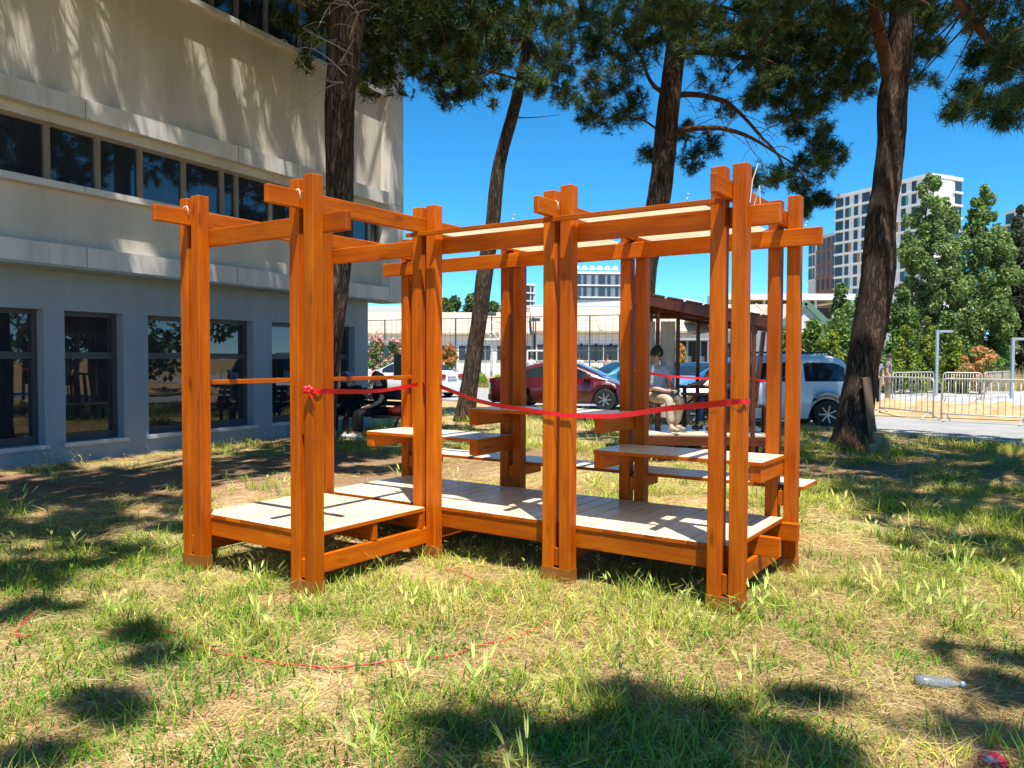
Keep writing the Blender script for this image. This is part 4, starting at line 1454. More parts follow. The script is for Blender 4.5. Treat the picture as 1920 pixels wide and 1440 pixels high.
t9 = [Vector((-5.4, 3.6, -0.1)), Vector((-5.4, 3.7, 3)), Vector((-5.2, 4.0, 6)), Vector((-4.9, 4.6, 8.4)), Vector((-4.7, 5.0, 10))]
pine('pine_tree', 'pine out of view on the left whose crown shades the left lawn', (-5.4, 3.6, 0), t9, [0.32, 0.27, 0.22, 0.15, 0.05], s9,
     [(t9[3], c[0], 0.05, 0.01, 0.06) for c in s9[::18]], 66, 1.0, 13, length=(0.16, 0.26), width=0.009, twig_frac=0.3)
# ------------------------------------------------------------------ leafy things
def leaf_cloud(cl, seed, cols, size=(0.05, 0.09), n_per=200, tip=None):
    """leaf quads spread through ellipsoid clumps (centre, rx, ry, rz[, n])"""
    r = np.random.default_rng(seed)
    Vs, Cs = [], []
    cols = np.array(cols)
    for q in cl:
        c, rx, ry, rz = q[:4]
        n = q[4] if len(q) > 4 else n_per
        d = r.normal(0, 1, (n, 3))
        d /= np.linalg.norm(d, axis=1, keepdims=True)
        P = np.array(c) + d * np.array([rx, ry, rz]) * r.uniform(0.45, 1.05, (n, 1)) ** 0.6
        nrm = d * 0.5 + r.normal(0, 0.6, (n, 3)) + np.array([0, -0.15, 0.35])
        nrm /= np.linalg.norm(nrm, axis=1, keepdims=True)
        a = np.cross(nrm, r.normal(0, 1, (n, 3)))
        a /= np.linalg.norm(a, axis=1, keepdims=True) + 1e-6
        b = np.cross(nrm, a)
        s = r.uniform(*size, (n, 1))
        V = np.stack([P - a * s, P - b * s * 0.5, P + a * s * 1.1, P + b * s * 0.5], 1)
        Vs.append(V.reshape(-1, 3))
        cc = cols[r.integers(0, len(cols), n)] * r.uniform(0.75, 1.25, (n, 1))
        if tip is not None:
            m = (d[:, 2:3] + r.normal(0, 0.35, (n, 1))) > tip[1]
            tc = np.array(tip[0])[r.integers(0, len(tip[0]), n)] * r.uniform(0.8, 1.2, (n, 1))
            cc = np.where(m, tc, cc)
        Cs.append(np.repeat(cc, 4, axis=0))
    V = np.concatenate(Vs)
    return V, np.arange(len(V)).reshape(-1, 4), np.concatenate(Cs)


def leafy(name, label, cat, base, cl, seed, cols, size, n_per, trunk=None, tip=None, group=None, part='foliage'):
    root = empty(name, base, 0, label, cat, group)
    off = Vector(base)
    V, F, C = leaf_cloud([(Vector(q[0]) - off,) + tuple(q[1:]) for q in cl], seed, cols, size, n_per, tip)
    me = np_mesh(part, V, F, C)
    me.materials.append(LEAF)
    link(part, me, root)
    m = MB()
    rn_ = random.Random(seed)
    top = max(q[0][2] for q in cl) - off.z
    r0 = trunk or 0.03
    pts = [(0, 0, -0.05), (rn_.uniform(-.03, .03), 0, top * 0.35), (rn_.uniform(-.05, .05), 0.02, top * 0.7), (0, 0, top)]
    m.tube(pts, [r0, r0 * 0.8, r0 * 0.5, r0 * 0.15], 7)
    for q in cl[::max(1, len(cl) // 12)]:
        e = Vector(q[0]) - off
        limb(m, (0, 0, max(0.02, e.z * 0.6)), e, r0 * 0.35, r0 * 0.1, 0.05, seed, 4, 4)
    m.build('trunk' if cat == 'tree' else 'stem', LIMB, root)
    return root


def cone_clumps(base, h, r, n, seed, z0=0.3, taper=1.0, rc=(0.35, 0.6), col=False):
    rn_ = random.Random(seed)
    out = []
    for i in range(n):
        f = i / (n - 1)
        z = z0 + (h - z0) * f
        if col: rad = r * (0.7 + 0.3 * math.sin(math.pi * min(1, f * 1.2 + 0.05))) * (1 if f < 0.8 else max(0.15, ((1 - f) / 0.2) ** 0.7))
        else: rad = r * (1 - f) ** taper
        for k in range(max(1, int(6 * rad / max(0.3, r)))):
            a, q = rn_.uniform(0, 6.28), rad * math.sqrt(rn_.uniform(0.1, 1))
            s = rn_.uniform(*rc) * (0.55 + 0.45 * (1 - f))
            out.append((Vector((base[0] + q * math.cos(a), base[1] + q * math.sin(a), z + rn_.uniform(-0.3, 0.3))), s, s, s * 1.25))
    return out


def ball_clumps(base, rx, h, n, seed, rc=0.3):
    rn_ = random.Random(seed)
    out = []
    for i in range(n):
        a, q, z = rn_.uniform(0, 6.28), math.sqrt(rn_.uniform(0, 1)), rn_.uniform(0.12, 1)
        rad = rx * math.sqrt(max(0.0, 1 - max(0, (z - 0.35) / 0.65) ** 2)) * q * 0.85
        s = rc * rn_.uniform(0.7, 1.3)
        out.append((Vector((base[0] + rad * math.cos(a), base[1] + rad * math.sin(a), z * (h - s * 0.6))), s, s, s))
    return out


POPL = [(0.19, 0.29, 0.075), (0.13, 0.22, 0.05), (0.30, 0.38, 0.14), (0.08, 0.15, 0.04)]
DARKG = [(0.03, 0.06, 0.025), (0.045, 0.085, 0.03), (0.06, 0.07, 0.035), (0.10, 0.08, 0.05)]
MIDG = [(0.11, 0.20, 0.045), (0.16, 0.26, 0.06), (0.08, 0.15, 0.035)]
YELG = [(0.28, 0.34, 0.02), (0.20, 0.27, 0.02), (0.36, 0.38, 0.03), (0.12, 0.2, 0.02)]

# poplars and cypress at the right
for (px, top, wpx, Y, lab, cols, sd, nm) in ((1742, 332, 66, 46, 'tall broad poplar in front of the white apartment tower', POPL, 1, 'poplar_tree'),
                                         (1838, 356, 56, 47, 'second poplar, right of the broad one, shorter and narrower', POPL, 2, 'poplar_tree'),
                                         (1903, 400, 34, 48, 'dark slim cypress at the right edge beside the poplar', DARKG, 3, 'cypress_tree')):
    b = at(px, 720, Y); b.z = 0
    h = at(px, top, Y).z
    rr = wpx * Y / FPX
    leafy(nm, lab, 'tree', (b.x, b.y, 0), cone_clumps(b, h, rr, 44, sd, 0.5, col=True, rc=(0.36, 0.64)), sd, cols, (0.075, 0.13), 210, trunk=0.16)
# smaller evergreens around the big pine trunk
for i, (px, top, wpx, Y, lab, cols) in enumerate(((1575, 545, 36, 40, 'rounded young pine left of the rugged trunk, under the white tower', MIDG),
                                              (1625, 525, 40, 42, 'taller young pine just left of the rugged trunk, behind its neighbour', MIDG),
                                              (1690, 545, 30, 43, 'small young pine right of the rugged trunk', MIDG))):
    b = at(px, 720, Y); h = at(px, top, Y).z; rr = wpx * Y / FPX
    leafy('young_pine', lab, 'tree', (b.x, b.y, 0), cone_clumps(b, h, rr, 12, 30 + i, 0.6, 0.45, rc=(0.4, 0.6)), 30 + i, cols, (0.09, 0.15), 130, trunk=0.09)
for i, (px, top, wpx, Y, lab) in enumerate(((1695, 605, 30, 36, 'yellow green conifer hedge plant right of the rugged trunk'), (1735, 610, 28, 37, 'yellow green conifer left of the lamp post'),
                                       (1785, 622, 26, 37.5, 'yellow green conifer right of the lamp post'), (1562, 635, 22, 30, 'yellow tipped shrub just left of the rugged trunk'))):
    b = at(px, 710, Y); h = at(px, top, Y).z; rr = wpx * Y / FPX
    leafy('golden_conifer', lab, 'shrub', (b.x, b.y, 0), cone_clumps(b, h, rr, 9, 50 + i, 0.3, 0.7, rc=(0.22, 0.36)), 50 + i, YELG + MIDG[:1] + DARKG[:1], (0.06, 0.11), 110)
for i, (px, top, wpx, Y, lab) in enumerate(((1520, 600, 36, 30, 'leafy bright green shrub beside the gabled house behind the white van'), (1475, 610, 34, 31, 'leafy shrub seen between the right pavilion posts'), (1575, 605, 34, 31, 'big leafy shrub between gabled house and rugged trunk'))):
    b = at(px, 710, Y); h = at(px, top, Y).z; rr = wpx * Y / FPX
    leafy('green_shrub', lab, 'shrub', (b.x, b.y, 0), ball_clumps(b, rr, h, 26, 70 + i, 0.32), 70 + i, MIDG + YELG[1:2], (0.07, 0.12), 110)
PHO = [(0.58, 0.24, 0.09), (0.62, 0.32, 0.12), (0.50, 0.16, 0.08)]
PH0 = [(0.24, 0.24, 0.05), (0.36, 0.28, 0.07), (0.15, 0.20, 0.04)]
for i, (px, top, wpx, Y, lab) in enumerate(((1836, 651, 44, 36, 'rounded photinia bush with orange red new leaves right of the lamp post'), (842, 645, 16, 36, 'orange tipped photinia bush behind the white sedan'), (1268, 640, 14, 34, 'small orange tipped bush seen inside the rear shelter'), (1492, 640, 12, 33, 'small reddish shrub behind the white van roof'))):
    b = at(px, 712, Y); h = at(px, top, Y).z; rr = wpx * Y / FPX
    leafy('photinia_bush', lab, 'shrub', (b.x, b.y, 0), ball_clumps(b, rr, h, 30, 90 + i, 0.24), 90 + i, PH0, (0.05, 0.08), 110, tip=(PHO, 0.15))
PINK = [(0.75, 0.36, 0.40), (0.8, 0.45, 0.48), (0.7, 0.28, 0.34)]
for i, (px, top, wpx, Y, lab) in enumerate(((706, 628, 17, 34, 'pink flowering oleander next to the building corner'), (742, 634, 20, 34.5, 'pink flowering oleander behind the white sedan'))):
    b = at(px, 706, Y); h = at(px, top, Y).z; rr = wpx * Y / FPX
    leafy('oleander_bush', lab, 'shrub', (b.x, b.y, 0), ball_clumps(b, rr, h, 26, 110 + i, 0.26), 110 + i, MIDG, (0.05, 0.09), 90, tip=(PINK, 0.35))
BRG = [(0.22, 0.36, 0.03), (0.30, 0.42, 0.04), (0.14, 0.26, 0.02)]
for i, (px, y0, top, wpx, lab) in enumerate(((920, 694, 678, 15, 'clipped bright green ball bush, the farthest of three'), (900, 720, 702, 10, 'small clipped green ball bush beside the leaning trunk'), (936, 722, 705, 10, 'small clipped green ball bush nearest the orange post'),
                                         (1112, 703, 688, 16, 'low bright green bush behind the dark red sedan'), (1265, 700, 668, 26, 'light green leafy bush inside the view of the rear shelter'))):
    b = gp(px, y0 + 6); Y = b.y; h = max(0.4, at(px, top, Y).z); rr = wpx * Y / FPX
    leafy('green_bush', lab, 'shrub', (b.x, b.y, 0), ball_clumps(b, rr, h, 16, 130 + i, 0.26), 130 + i, BRG, (0.05, 0.08), 120)
# distant round trees behind the halls
for i, (px, top, wpx, Y, lab) in enumerate(((852, 556, 24, 120, 'distant round tree left of the leaning trunk'), (885, 552, 26, 122, 'distant dense round tree above the long roof'), (925, 564, 18, 124, 'distant round tree right of the leaning trunk'), (835, 560, 14, 118, 'distant tree beside the left orange post'))):
    b = at(px, 690, Y); h = at(px, top, Y).z; rr = wpx * Y / FPX
    leafy('distant_tree', lab, 'tree', (b.x, b.y, 0), [(q[0] + Vector((0, 0, 2.0)), q[1], q[2], q[3]) for q in ball_clumps(b, rr, h - 2, 40, 150 + i, 0.8)], 150 + i, MIDG + DARKG[:2], (0.22, 0.36), 120, trunk=0.3)

# ------------------------------------------------------------------ halls, houses, towers
WHITEW = M('white_house_paint', (0.70, 0.71, 0.72), 0.8, (0.78, 0.78, 0.78), 0.6, spec=0.2)
BEIGER = M('beige_ribbed_roof', (0.46, 0.36, 0.26), 0.8, (0.54, 0.43, 0.32), 0.3, stretch=(3, 0.3, 0.3), spec=0.2)
GREYR = M('grey_sheet_roof', (0.36, 0.39, 0.42), 0.6, (0.42, 0.45, 0.48), 0.3)
GREENT = M('green_barge_board', (0.14, 0.26, 0.19), 0.6)
CONC = M('pale_concrete', (0.55, 0.55, 0.54), 0.8, (0.62, 0.61, 0.6), 0.2)
BRICKM = M('brown_brick_cladding', (0.22, 0.115, 0.085), 0.85, (0.27, 0.14, 0.10), 0.5)
TERRA = M('terracotta_panel', (0.42, 0.19, 0.10), 0.8)
TEAL = M('teal_panel', (0.10, 0.36, 0.33), 0.7)
DWIN = M('dark_tower_glass', (0.03, 0.045, 0.06), 0.15, (0.06, 0.08, 0.10), 0.05)


def hall(name, label, x0, x1, Y, zr, ze, depth, wins, mat_roof=BEIGER, rib=True, wy=(0.35, 0.75)):
    """long low hall seen from its eaves side"""
    a, b = at(x0, 600, Y), at(x1, 600, Y)
    root = empty(name, (a.x, Y, 0), 0, label, 'building')
    W = b.x - a.x
    MB().box(0, W, 0, depth, -0.1, ze).build('wall', WHITEW, root)
    rf = MB()
    o = 0.5
    vs = [(-o, -o, ze), (W + o, -o, ze), (W + o, depth / 2, zr), (-o, depth / 2, zr), (W + o, depth + o, ze), (-o, depth + o, ze)]
    vs2 = [(x, y, z + 0.18) for x, y, z in vs]
    rf.add(vs + vs2, [(0, 1, 2, 3), (3, 2, 4, 5), (6, 9, 8, 7), (9, 11, 10, 8), (0, 6, 7, 1), (5, 4, 10, 11), (0, 3, 9, 6), (3, 5, 11, 9), (1, 7, 8, 2), (2, 8, 10, 4)])
    ro = rf.build('roof', mat_roof, root)
    rb_ = MB()
    if rib:
        n = int(W / 2.2)
        for k in range(n):
            x = (k + 0.5) * W / n
            r1 = MB().bar((x, -o, ze + 0.21), (x, depth / 2, zr + 0.21), 0.16, 0.10)
            r1.build('roof_rib', mat_roof, ro)
    for k in range(wins):
        x = (k + 0.5) * W / wins
        f = MB().box(x - 0.75, x + 0.75, -0.06, 0.05, ze * wy[0], ze * wy[1])
        fo = f.build('window', WHITEW, root)
        MB().box(x - 0.66, x - 0.03, -0.075, -0.05, ze * wy[0] + 0.08, ze * wy[1] - 0.08).build('pane', DWIN, fo)
        MB().box(x + 0.03, x + 0.66, -0.075, -0.05, ze * wy[0] + 0.08, ze * wy[1] - 0.08).build('pane', DWIN, fo)
    return root


hall('long_hall', 'long low white hall with beige ribbed roof behind the sports court', 640, 1000, 74, at(900, 586, 78).z, at(900, 628, 74).z, 14, 10)
hall('long_hall', 'beige roofed white hall in the middle, between the pavilion posts', 1008, 1338, 70, at(1100, 578, 74).z, at(1100, 624, 70).z, 14, 12)
hall('gabled_house', 'white house with beige roof behind the rear shelter', 1345, 1500, 62, at(1450, 572, 66).z, at(1450, 622, 62).z, 12, 6)
# gable end with green barge boards at the right
ga = at(1525, 600, 52)
gr = empty('gabled_house', (ga.x, 52, 0), 0, 'small white gable end with green barge boards beside the right pavilion post', 'house')
gz, ge = at(1520, 570, 52).z, at(1545, 610, 52).z
MB().add([(-2.0, 0, -0.1), (0.9, 0, -0.1), (0.9, 0, ge), (-0.55, 0, gz), (-2.0, 0, ge), (-2.0, 8, -0.1), (0.9, 8, -0.1), (0.9, 8, ge), (-0.55, 8, gz), (-2.0, 8, ge)],
         [(0, 1, 2, 3, 4), (9, 8, 7, 6, 5), (0, 5, 6, 1), (1, 6, 7, 2), (2, 7, 8, 3), (3, 8, 9, 4), (4, 9, 5, 0)]).build('wall', WHITEW, gr)
for s0, s1 in (((-0.55, gz + 0.1), (1.15, ge - 0.1)), ((-0.55, gz + 0.1), (-2.25, ge - 0.1))):
    MB().bar((s0[0], -0.12, s0[1]), (s1[0], -0.12, s1[1]), 0.12, 0.36).build('barge_board', GREENT, gr)
    MB().bar((s0[0], 4.1, s0[1] + 0.12), (s1[0], 4.1, s1[1] + 0.12), 8.2, 0.12).build('roof', BEIGER, gr)
# stadium-like white canopy roof and grey sheds farther off
r1 = at(1365, 548, 130); r2 = at(1605, 536, 130)
cn = empty('canopy_roof', (r1.x, 130, 0), 0, 'long white canopy roof under the apartment towers', 'building')
W_ = r2.x - r1.x
zt_, zb_ = at(1480, 538, 130).z, at(1480, 562, 130).z
MB().add([(0, 0, zb_ + 1.0), (W_, 0, zb_ + 1.0), (W_, 0, zb_), (0, 0, zb_), (0, 14, zt_ - 0.4), (W_, 14, zt_), (W_, 14, zb_), (0, 14, zb_)],
         [(0, 1, 5, 4), (3, 2, 1, 0), (4, 5, 6, 7), (0, 4, 7, 3), (1, 2, 6, 5), (7, 6, 2, 3)]).build('roof', M('white_membrane', (0.72, 0.74, 0.76), 0.6), cn)
MB().box(1, W_ - 1, 2, 13, -0.1, zb_ - 1.2).build('wall', DARKM, cn)
for k in range(8):
    MB().box(0.3 + k * (W_ - 0.6) / 7.2, 0.6 + k * (W_ - 0.6) / 7.2, 0.4, 0.7, -0.1, zb_ + 0.1).build('column', CONC, cn)
r1 = at(985, 560, 118); r2 = at(1345, 552, 118)
sh = empty('grey_shed', (r1.x, 118, 0), 0, 'wide grey metal roofed shed behind the beige hall', 'building')
W_ = r2.x - r1.x
z0_, z1_ = at(1180, 574, 118).z, at(1180, 549, 118).z
MB().add([(0, 0, z0_), (W_, 0, z0_), (W_, 20, z1_ + 0.8), (0, 20, z1_ - 0.6), (0, 20, -0.1), (W_, 20, -0.1), (0, 0, -0.1), (W_, 0, -0.1)],
         [(0, 1, 2, 3), (6, 7, 1, 0), (3, 2, 5, 4), (0, 3, 4, 6), (1, 7, 5, 2)]).build('body', GREYR, sh)
for k in range(9):
    MB().bar((0.2, -0.06, z0_ - 0.25 - 0.33 * k), (W_ - 0.2, -0.06, z0_ - 0.25 - 0.33 * k), 0.08, 0.12).build('louvre', WHITEW, sh)
# white block at the far left between building corner and pavilion
r1 = at(640, 574, 95); r2 = at(760, 574, 95)
wb = empty('white_block', (r1.x, 95, 0), 0, 'plain white block behind the court, next to the building corner', 'building')
W_ = r2.x - r1.x
MB().box(0, W_, 0, 12, -0.1, at(700, 574, 95).z).build('wall', CONC, wb)
for k in range(3):
    MB().box(2 + 2.2 * k, 3.2 + 2.2 * k, -0.05, 0.05, 5.2, 6.1).build('window', DWIN, wb)
# lean-to sheds and dark porch behind the rear shelter
sa = at(1262, 650, 44)
ls = empty('porch', (sa.x, 44, 0), 0, 'grey roofed dark porch seen behind the seated man', 'shed')
W_ = at(1345, 650, 44).x - sa.x
zp = at(1290, 636, 44).z
MB().bar((-0.3, 1.6, zp), (W_, 1.6, zp), 3.6, 0.12).build('roof', GREYR, ls)
MB().box(0, W_, 2.2, 3.2, -0.05, zp - 0.07).build('wall', DARKM, ls)
for k in range(4):
    MB().box(0.05 + k * (W_ - 0.3) / 3, 0.15 + k * (W_ - 0.3) / 3, 0.1, 0.2, -0.05, zp - 0.07).build('post', GREYM, ls)
    if k < 3: MB().box(0.4 + k * 0.75, 0.75 + k * 0.75, 2.12, 2.19, 0.9, 1.7).build('window', CONC, ls)


def tower(name, label, L_, R_, ytop, floors, cols, body, depth=10, pattern=None, base_y=None, bands=True, windows=True):
    """L_, R_: (column, depth) of the front's two corners; ytop: row of the roof at the right corner"""
    b = at(R_[0], ytop, R_[1])
    a = at(L_[0], ytop, L_[1])
    Z = b.z
    Y = R_[1]
    xl = R_[0]
    W = math.hypot(b.x - a.x, b.y - a.y)
    yaw = math.atan2(b.y - a.y, b.x - a.x)
    fl_h = None
    root = empty(name, (a.x, a.y, 0), yaw, label, 'tower block')
    MB().box(0, W, 0.35, depth, -1, Z).build('body', body, root)
    MB().box(-0.2, W + 0.2, 0.1, depth + 0.2, Z, Z + 1.1).build('parapet', WHITEW if body != BRICKM else CONC, root)
    h = fl_h or (Z - 2) / floors
    slab = MB().box(-0.15, W + 0.15, -0.05, 0.45, 0, 0.62).mesh('slab')
    slab.materials.append(WHITEW)
    cw = W / cols
    wm = {}
    for key, (w0, w1, mat) in {'win': (0.2, 0.62, DWIN), 'wide': (0.08, 0.92, DWIN), 'terra': (0.62, 0.9, TERRA), 'teal': (0.62, 0.82, TEAL)}.items():
        me = MB().box(cw * w0, cw * w1, 0.18, 0.4, 0.75, h - 0.25).mesh(key)
        me.materials.append(mat)
        wm[key] = me
    low = (at(xl, base_y, Y).z if base_y else 0)
    for f in range(floors):
        z = Z - (f + 1) * h
        if z < low: break
        if bands and body != BRICKM:
            o = link('floor_slab', slab, root); o.location = (0, 0, z)
        for c in range(cols if windows else 0):
            o = link('window', wm['wide' if (c in (0, 3) and body != BRICKM) else 'win'], root)
            o.location = (c * cw, 0, z)
            if pattern and (f * 7 + c * 5) % 3 == 0 and c not in (0, 3):
                q = link('panel', wm['terra' if (f + c) % 2 else 'teal'], root)
                q.location = (c * cw, 0.02, z)
    return root


tower('apartment_tower', 'tall white apartment tower with dark windows and terracotta panels, behind the rugged trunk', (1566, 285), (1745, 250), 331, 14, 10, WHITEW, pattern=True, base_y=560)
tower('apartment_tower', 'white side wing of the apartment tower, right of the broad poplar', (1747, 250.3), (1806, 257), 340, 14, 4, WHITEW, depth=6, pattern=True, base_y=560)
tower('apartment_tower', 'brown brick tower left of the white apartment tower', (1530, 310), (1567, 296), 440, 9, 4, BRICKM, depth=8, base_y=545)
tower('apartment_tower', 'narrow pale stair tower at the left end of the brown brick tower', (1515, 318), (1529, 312), 452, 9, 2, CONC, depth=6, base_y=545)
tower('apartment_tower', 'white tower at the right edge behind the cypress', (1884, 320), (1960, 300), 384, 12, 4, WHITEW, base_y=600)
tower('apartment_tower', 'slim distant white tower between the middle posts', (986, 420), (1004, 424), 536, 9, 2, CONC, base_y=600)
BLUEB = M('blue_grey_balcony_front', (0.16, 0.20, 0.26), 0.6, (0.22, 0.26, 0.32), 0.2)
mt = tower('apartment_tower', 'wide distant apartment block with white balcony bands', (1076, 400), (1166, 402), 514, 7, 6, BLUEB, base_y=580)
zt_ = at(1080, 508, 400).z
for k in range(6):
    x = 2 + k * 3.9
    MB().lathe([(1.7, 0), (1.6, 0.8), (1.0, 1.6), (0.1, 2.0)], 10, (x, 3, zt_ + 1.1)).build('roof_dormer', WHITEW, mt)

# ------------------------------------------------------------------ sports court fence, goal, lights
FENCEM = M('dark_green_fence_steel', (0.05, 0.07, 0.07), 0.6)
fa, fb = at(640, 600, 55), at(1220, 600, 45)
cf = empty('court_fence', (fa.x, fa.y, 0), math.atan2(fb.y - fa.y, fb.x - fa.x), 'tall wire mesh fence of the sports court behind the parked cars', 'fence')
FL = (Vector((fb.x, fb.y)) - Vector((fa.x, fa.y))).length
FH = 4.1
np_ = 13
for k in range(np_):
    x = k * FL / (np_ - 1)
    MB().tube([(x, 0, -0.05), (x, 0, FH)], 0.045, 6).build('fence_post', FENCEM, cf)
for z in (FH - 0.03, 2.0, 0.15):
    MB().tube([(0, 0, z), (FL, 0, z)], 0.03, 5).build('rail', FENCEM, cf)
wm_ = MB()
k = 0
while k * 0.42 < FL:
    wm_.bar((k * 0.42, 0, 0.1), (k * 0.42, 0, FH), 0.014, 0.014); k += 1
for k in range(10):
    wm_.bar((0, 0.012, 0.2 + k * 0.4), (FL, 0.012, 0.2 + k * 0.4), 0.014, 0.014)
wm_.build('wire_mesh', FENCEM, cf)['kind'] = 'stuff'
for i, (px, yt) in enumerate(((1078, 562), (922, 592), (1004, 602))):
    p = at(px, 690, 58)
    fl_ = empty('floodlight_mast', (p.x, p.y, 0), 0, ('floodlight mast in front of the beige hall roof', 'floodlight mast beside the leaning trunk', 'floodlight mast between the middle posts')[i], 'light mast')
    zt = at(px, yt, 58).z
    MB().tube([(0, 0, -0.05), (0, 0, zt)], [0.06, 0.045], 8).build('mast', FENCEM, fl_)
    MB().box(-0.32, 0.32, -0.16, 0.16, zt, zt + 0.22).build('lamp_head', FENCEM, fl_)
p = at(920, 660, 52)
bk = empty('basketball_hoop', (p.x, p.y, 0), 0, 'white framed basketball backboard on the court by the leaning trunk', 'basketball hoop')
zb = at(920, 636, 52).z
h_ = MB()
for a, b in (((-0.6, 0), (0.6, 0)), ((-0.6, 1.1), (0.6, 1.1)), ((-0.6, 0), (-0.6, 1.1)), ((0.6, 0), (0.6, 1.1))):
    h_.bar((a[0], 0, zb + a[1]), (b[0], 0, zb + b[1]), 0.1, 0.1, (0, 1, 0))
h_.build('board_frame', WHITEW, bk)
MB().bar((0.55, 0.02, zb), (-0.55, 0.02, zb + 1.1), 0.06, 0.06, (0, 1, 0)).build('brace', WHITEW, bk)
MB().tube([(0, 1.2, -0.05), (0, 1.2, zb - 0.2), (0, 0.06, zb + 0.3)], 0.07, 8).build('pole', WHITEW, bk)
p = at(1030, 690, 47)
gl = empty('football_goal', (p.x, p.y, 0), 0, 'white football goal frame seen between the middle posts', 'goal')
for pts in ([(-1.3, 0, -0.03), (-1.3, 0, 2.0)], [(1.3, 0, -0.03), (1.3, 0, 2.0)], [(-1.3, 0, 2.0), (1.3, 0, 2.0)]):
    MB().tube(pts, 0.05, 8).build('goal_bar', WHITEW, gl)

# ------------------------------------------------------------------ street lamps (square steel posts with a flat arm)
LAMPM = M('galvanised_lamp_steel', (0.42, 0.46, 0.49), 0.45, metal=0.5)
for i, (px, yt, xa, Y) in enumerate(((1756, 619, 1784, 34), (1898, 633, 1936, 32))):
    p = at(px, 700, Y)
    zt = at(px, yt, Y).z
    L_ = (xa - px) * Y / FPX
    lo = empty('street_lamp', (p.x, p.y, 0), 0, ('square steel street lamp in front of the yellow green conifers', 'square steel street lamp at the right edge')[i], 'street lamp', 'steel lamps by the yard')
    MB().box(-0.05, 0.05, -0.05, 0.05, -0.05, zt).build('post', LAMPM, lo)
    MB().box(0.0505, L_, -0.06, 0.06, zt - 0.09, zt).build('lamp_arm', LAMPM, lo)
    MB().box(0.2, L_ - 0.05, -0.045, 0.045, zt - 0.102, zt - 0.091).build('lamp_lens', WHITEW, lo)


# ------------------------------------------------------------------ crowd barriers
BARM = M('galvanised_barrier_tube', (0.50, 0.47, 0.43), 0.5, (0.58, 0.55, 0.50), 6, metal=0.3)


def barrier(a, b, label, bars=13):
    a, b = Vector((a[0], a[1], 0)), Vector((b[0], b[1], 0))
    d = b - a
    L_ = d.length
    root = empty('crowd_barrier', a, math.atan2(d.y, d.x), label, 'barrier', 'steel crowd barriers round the soil patch')
    r = 0.12
    loop = [(0.04, 0, 0.06), (0.04, 0, 1.08 - r)] + [(0.04 + r - r * math.cos(t), 0, 1.08 - r + r * math.sin(t)) for t in (0.4, 0.8, 1.2)] + [(0.04 + r, 0, 1.08)]
    loop += [(L_ - 0.04 - r, 0, 1.08)] + [(L_ - 0.04 - r + r * math.sin(t), 0, 1.08 - r + r * math.cos(t)) for t in (0.4, 0.8, 1.2)] + [(L_ - 0.04, 0, 1.08 - r), (L_ - 0.04, 0, 0.06)]
    MB().tube(loop, 0.021, 8).build('frame', BARM, root, smooth=True)
    MB().tube([(0.06, 0, 0.20), (L_ - 0.06, 0, 0.20)], 0.018, 7).build('bottom_rail', BARM, root, smooth=True)
    bar_me = MB().tube([(0, 0, 0.215), (0, 0, 1.062)], 0.009, 6).mesh('upright', True)
    bar_me.materials.append(BARM)
    for k in range(bars):
        o = link('upright', bar_me, root)
        o.location.x = 0.04 + (k + 1) * (L_ - 0.08) / (bars + 1)
    for x in (0.16, L_ - 0.16):
        MB().tube([(x, -0.28, 0.03), (x, -0.24, 0.05), (x, 0, 0.19), (x, 0.24, 0.05), (x, 0.28, 0.03)], 0.018, 6).build('foot', BARM, root, smooth=True)
    return root


def bpt(px, Y):
    p = at(px, 760, Y)
    return (p.x, p.y)


barrier(bpt(1648, 22.4), bpt(1752, 20.2), 'front crowd barrier nearest the rugged trunk', 9)
barrier(bpt(1762, 20.0), bpt(1932, 18.6), 'wide front crowd barrier at the right edge', 11)
barrier(bpt(1672, 29.0), bpt(1750, 31.0), 'rear crowd barrier behind the standing man', 12)
barrier(bpt(1765, 29.6), bpt(1842, 29.2), 'rear crowd barrier below the photinia bush, second from the left', 13)
barrier(bpt(1845, 30.2), bpt(1892, 33.5), 'rear crowd barrier turned away, rightmost of the far row', 12)

# unseen belt of trees, added on the right for the building's windows to mirror
tb = []
rn_b = random.Random(77)
for k in range(9):
    bx_, by_ = 17 + rn_b.uniform(-2, 6), -6 + k * 3.1
    hh = rn_b.uniform(4.5, 8.5)
    tb += [(q[0], q[1], q[2], q[3]) for q in ball_clumps((bx_, by_), 2.0, hh, 22, 300 + k, 0.8)]
V, F, C = leaf_cloud(tb, 301, MIDG + DARKG[:2], (0.14, 0.24), 70)
me = np_mesh('reflection_tree_belt', V, F, C)
me.materials.append(LEAF)
tag(link('reflection_tree_belt', me), 'unseen belt of trees added on the right for window reflections', 'trees', kind='stuff')
# ------------------------------------------------------------------ cars
TYRE = M('tyre_rubber', (0.018, 0.018, 0.019), 0.75)
RIMM = M('alloy_rim', (0.45, 0.46, 0.48), 0.3, metal=0.8)
CGLASS = M('car_window_glass', (0.015, 0.022, 0.028), 0.03, spec=0.9)
REDL = M('red_tail_light', (0.35, 0.008, 0.01), 0.15, coat=0.6)
HEADL = M('clear_head_light', (0.55, 0.58, 0.62), 0.1, coat=0.6)
PLATE = M('white_number_plate', (0.75, 0.76, 0.78), 0.4)
PLBLUE = M('plate_blue_band', (0.02, 0.10, 0.45), 0.4)


def paint(name, c):
    return M(name, c, 0.28, coat=0.9, spec=0.5)


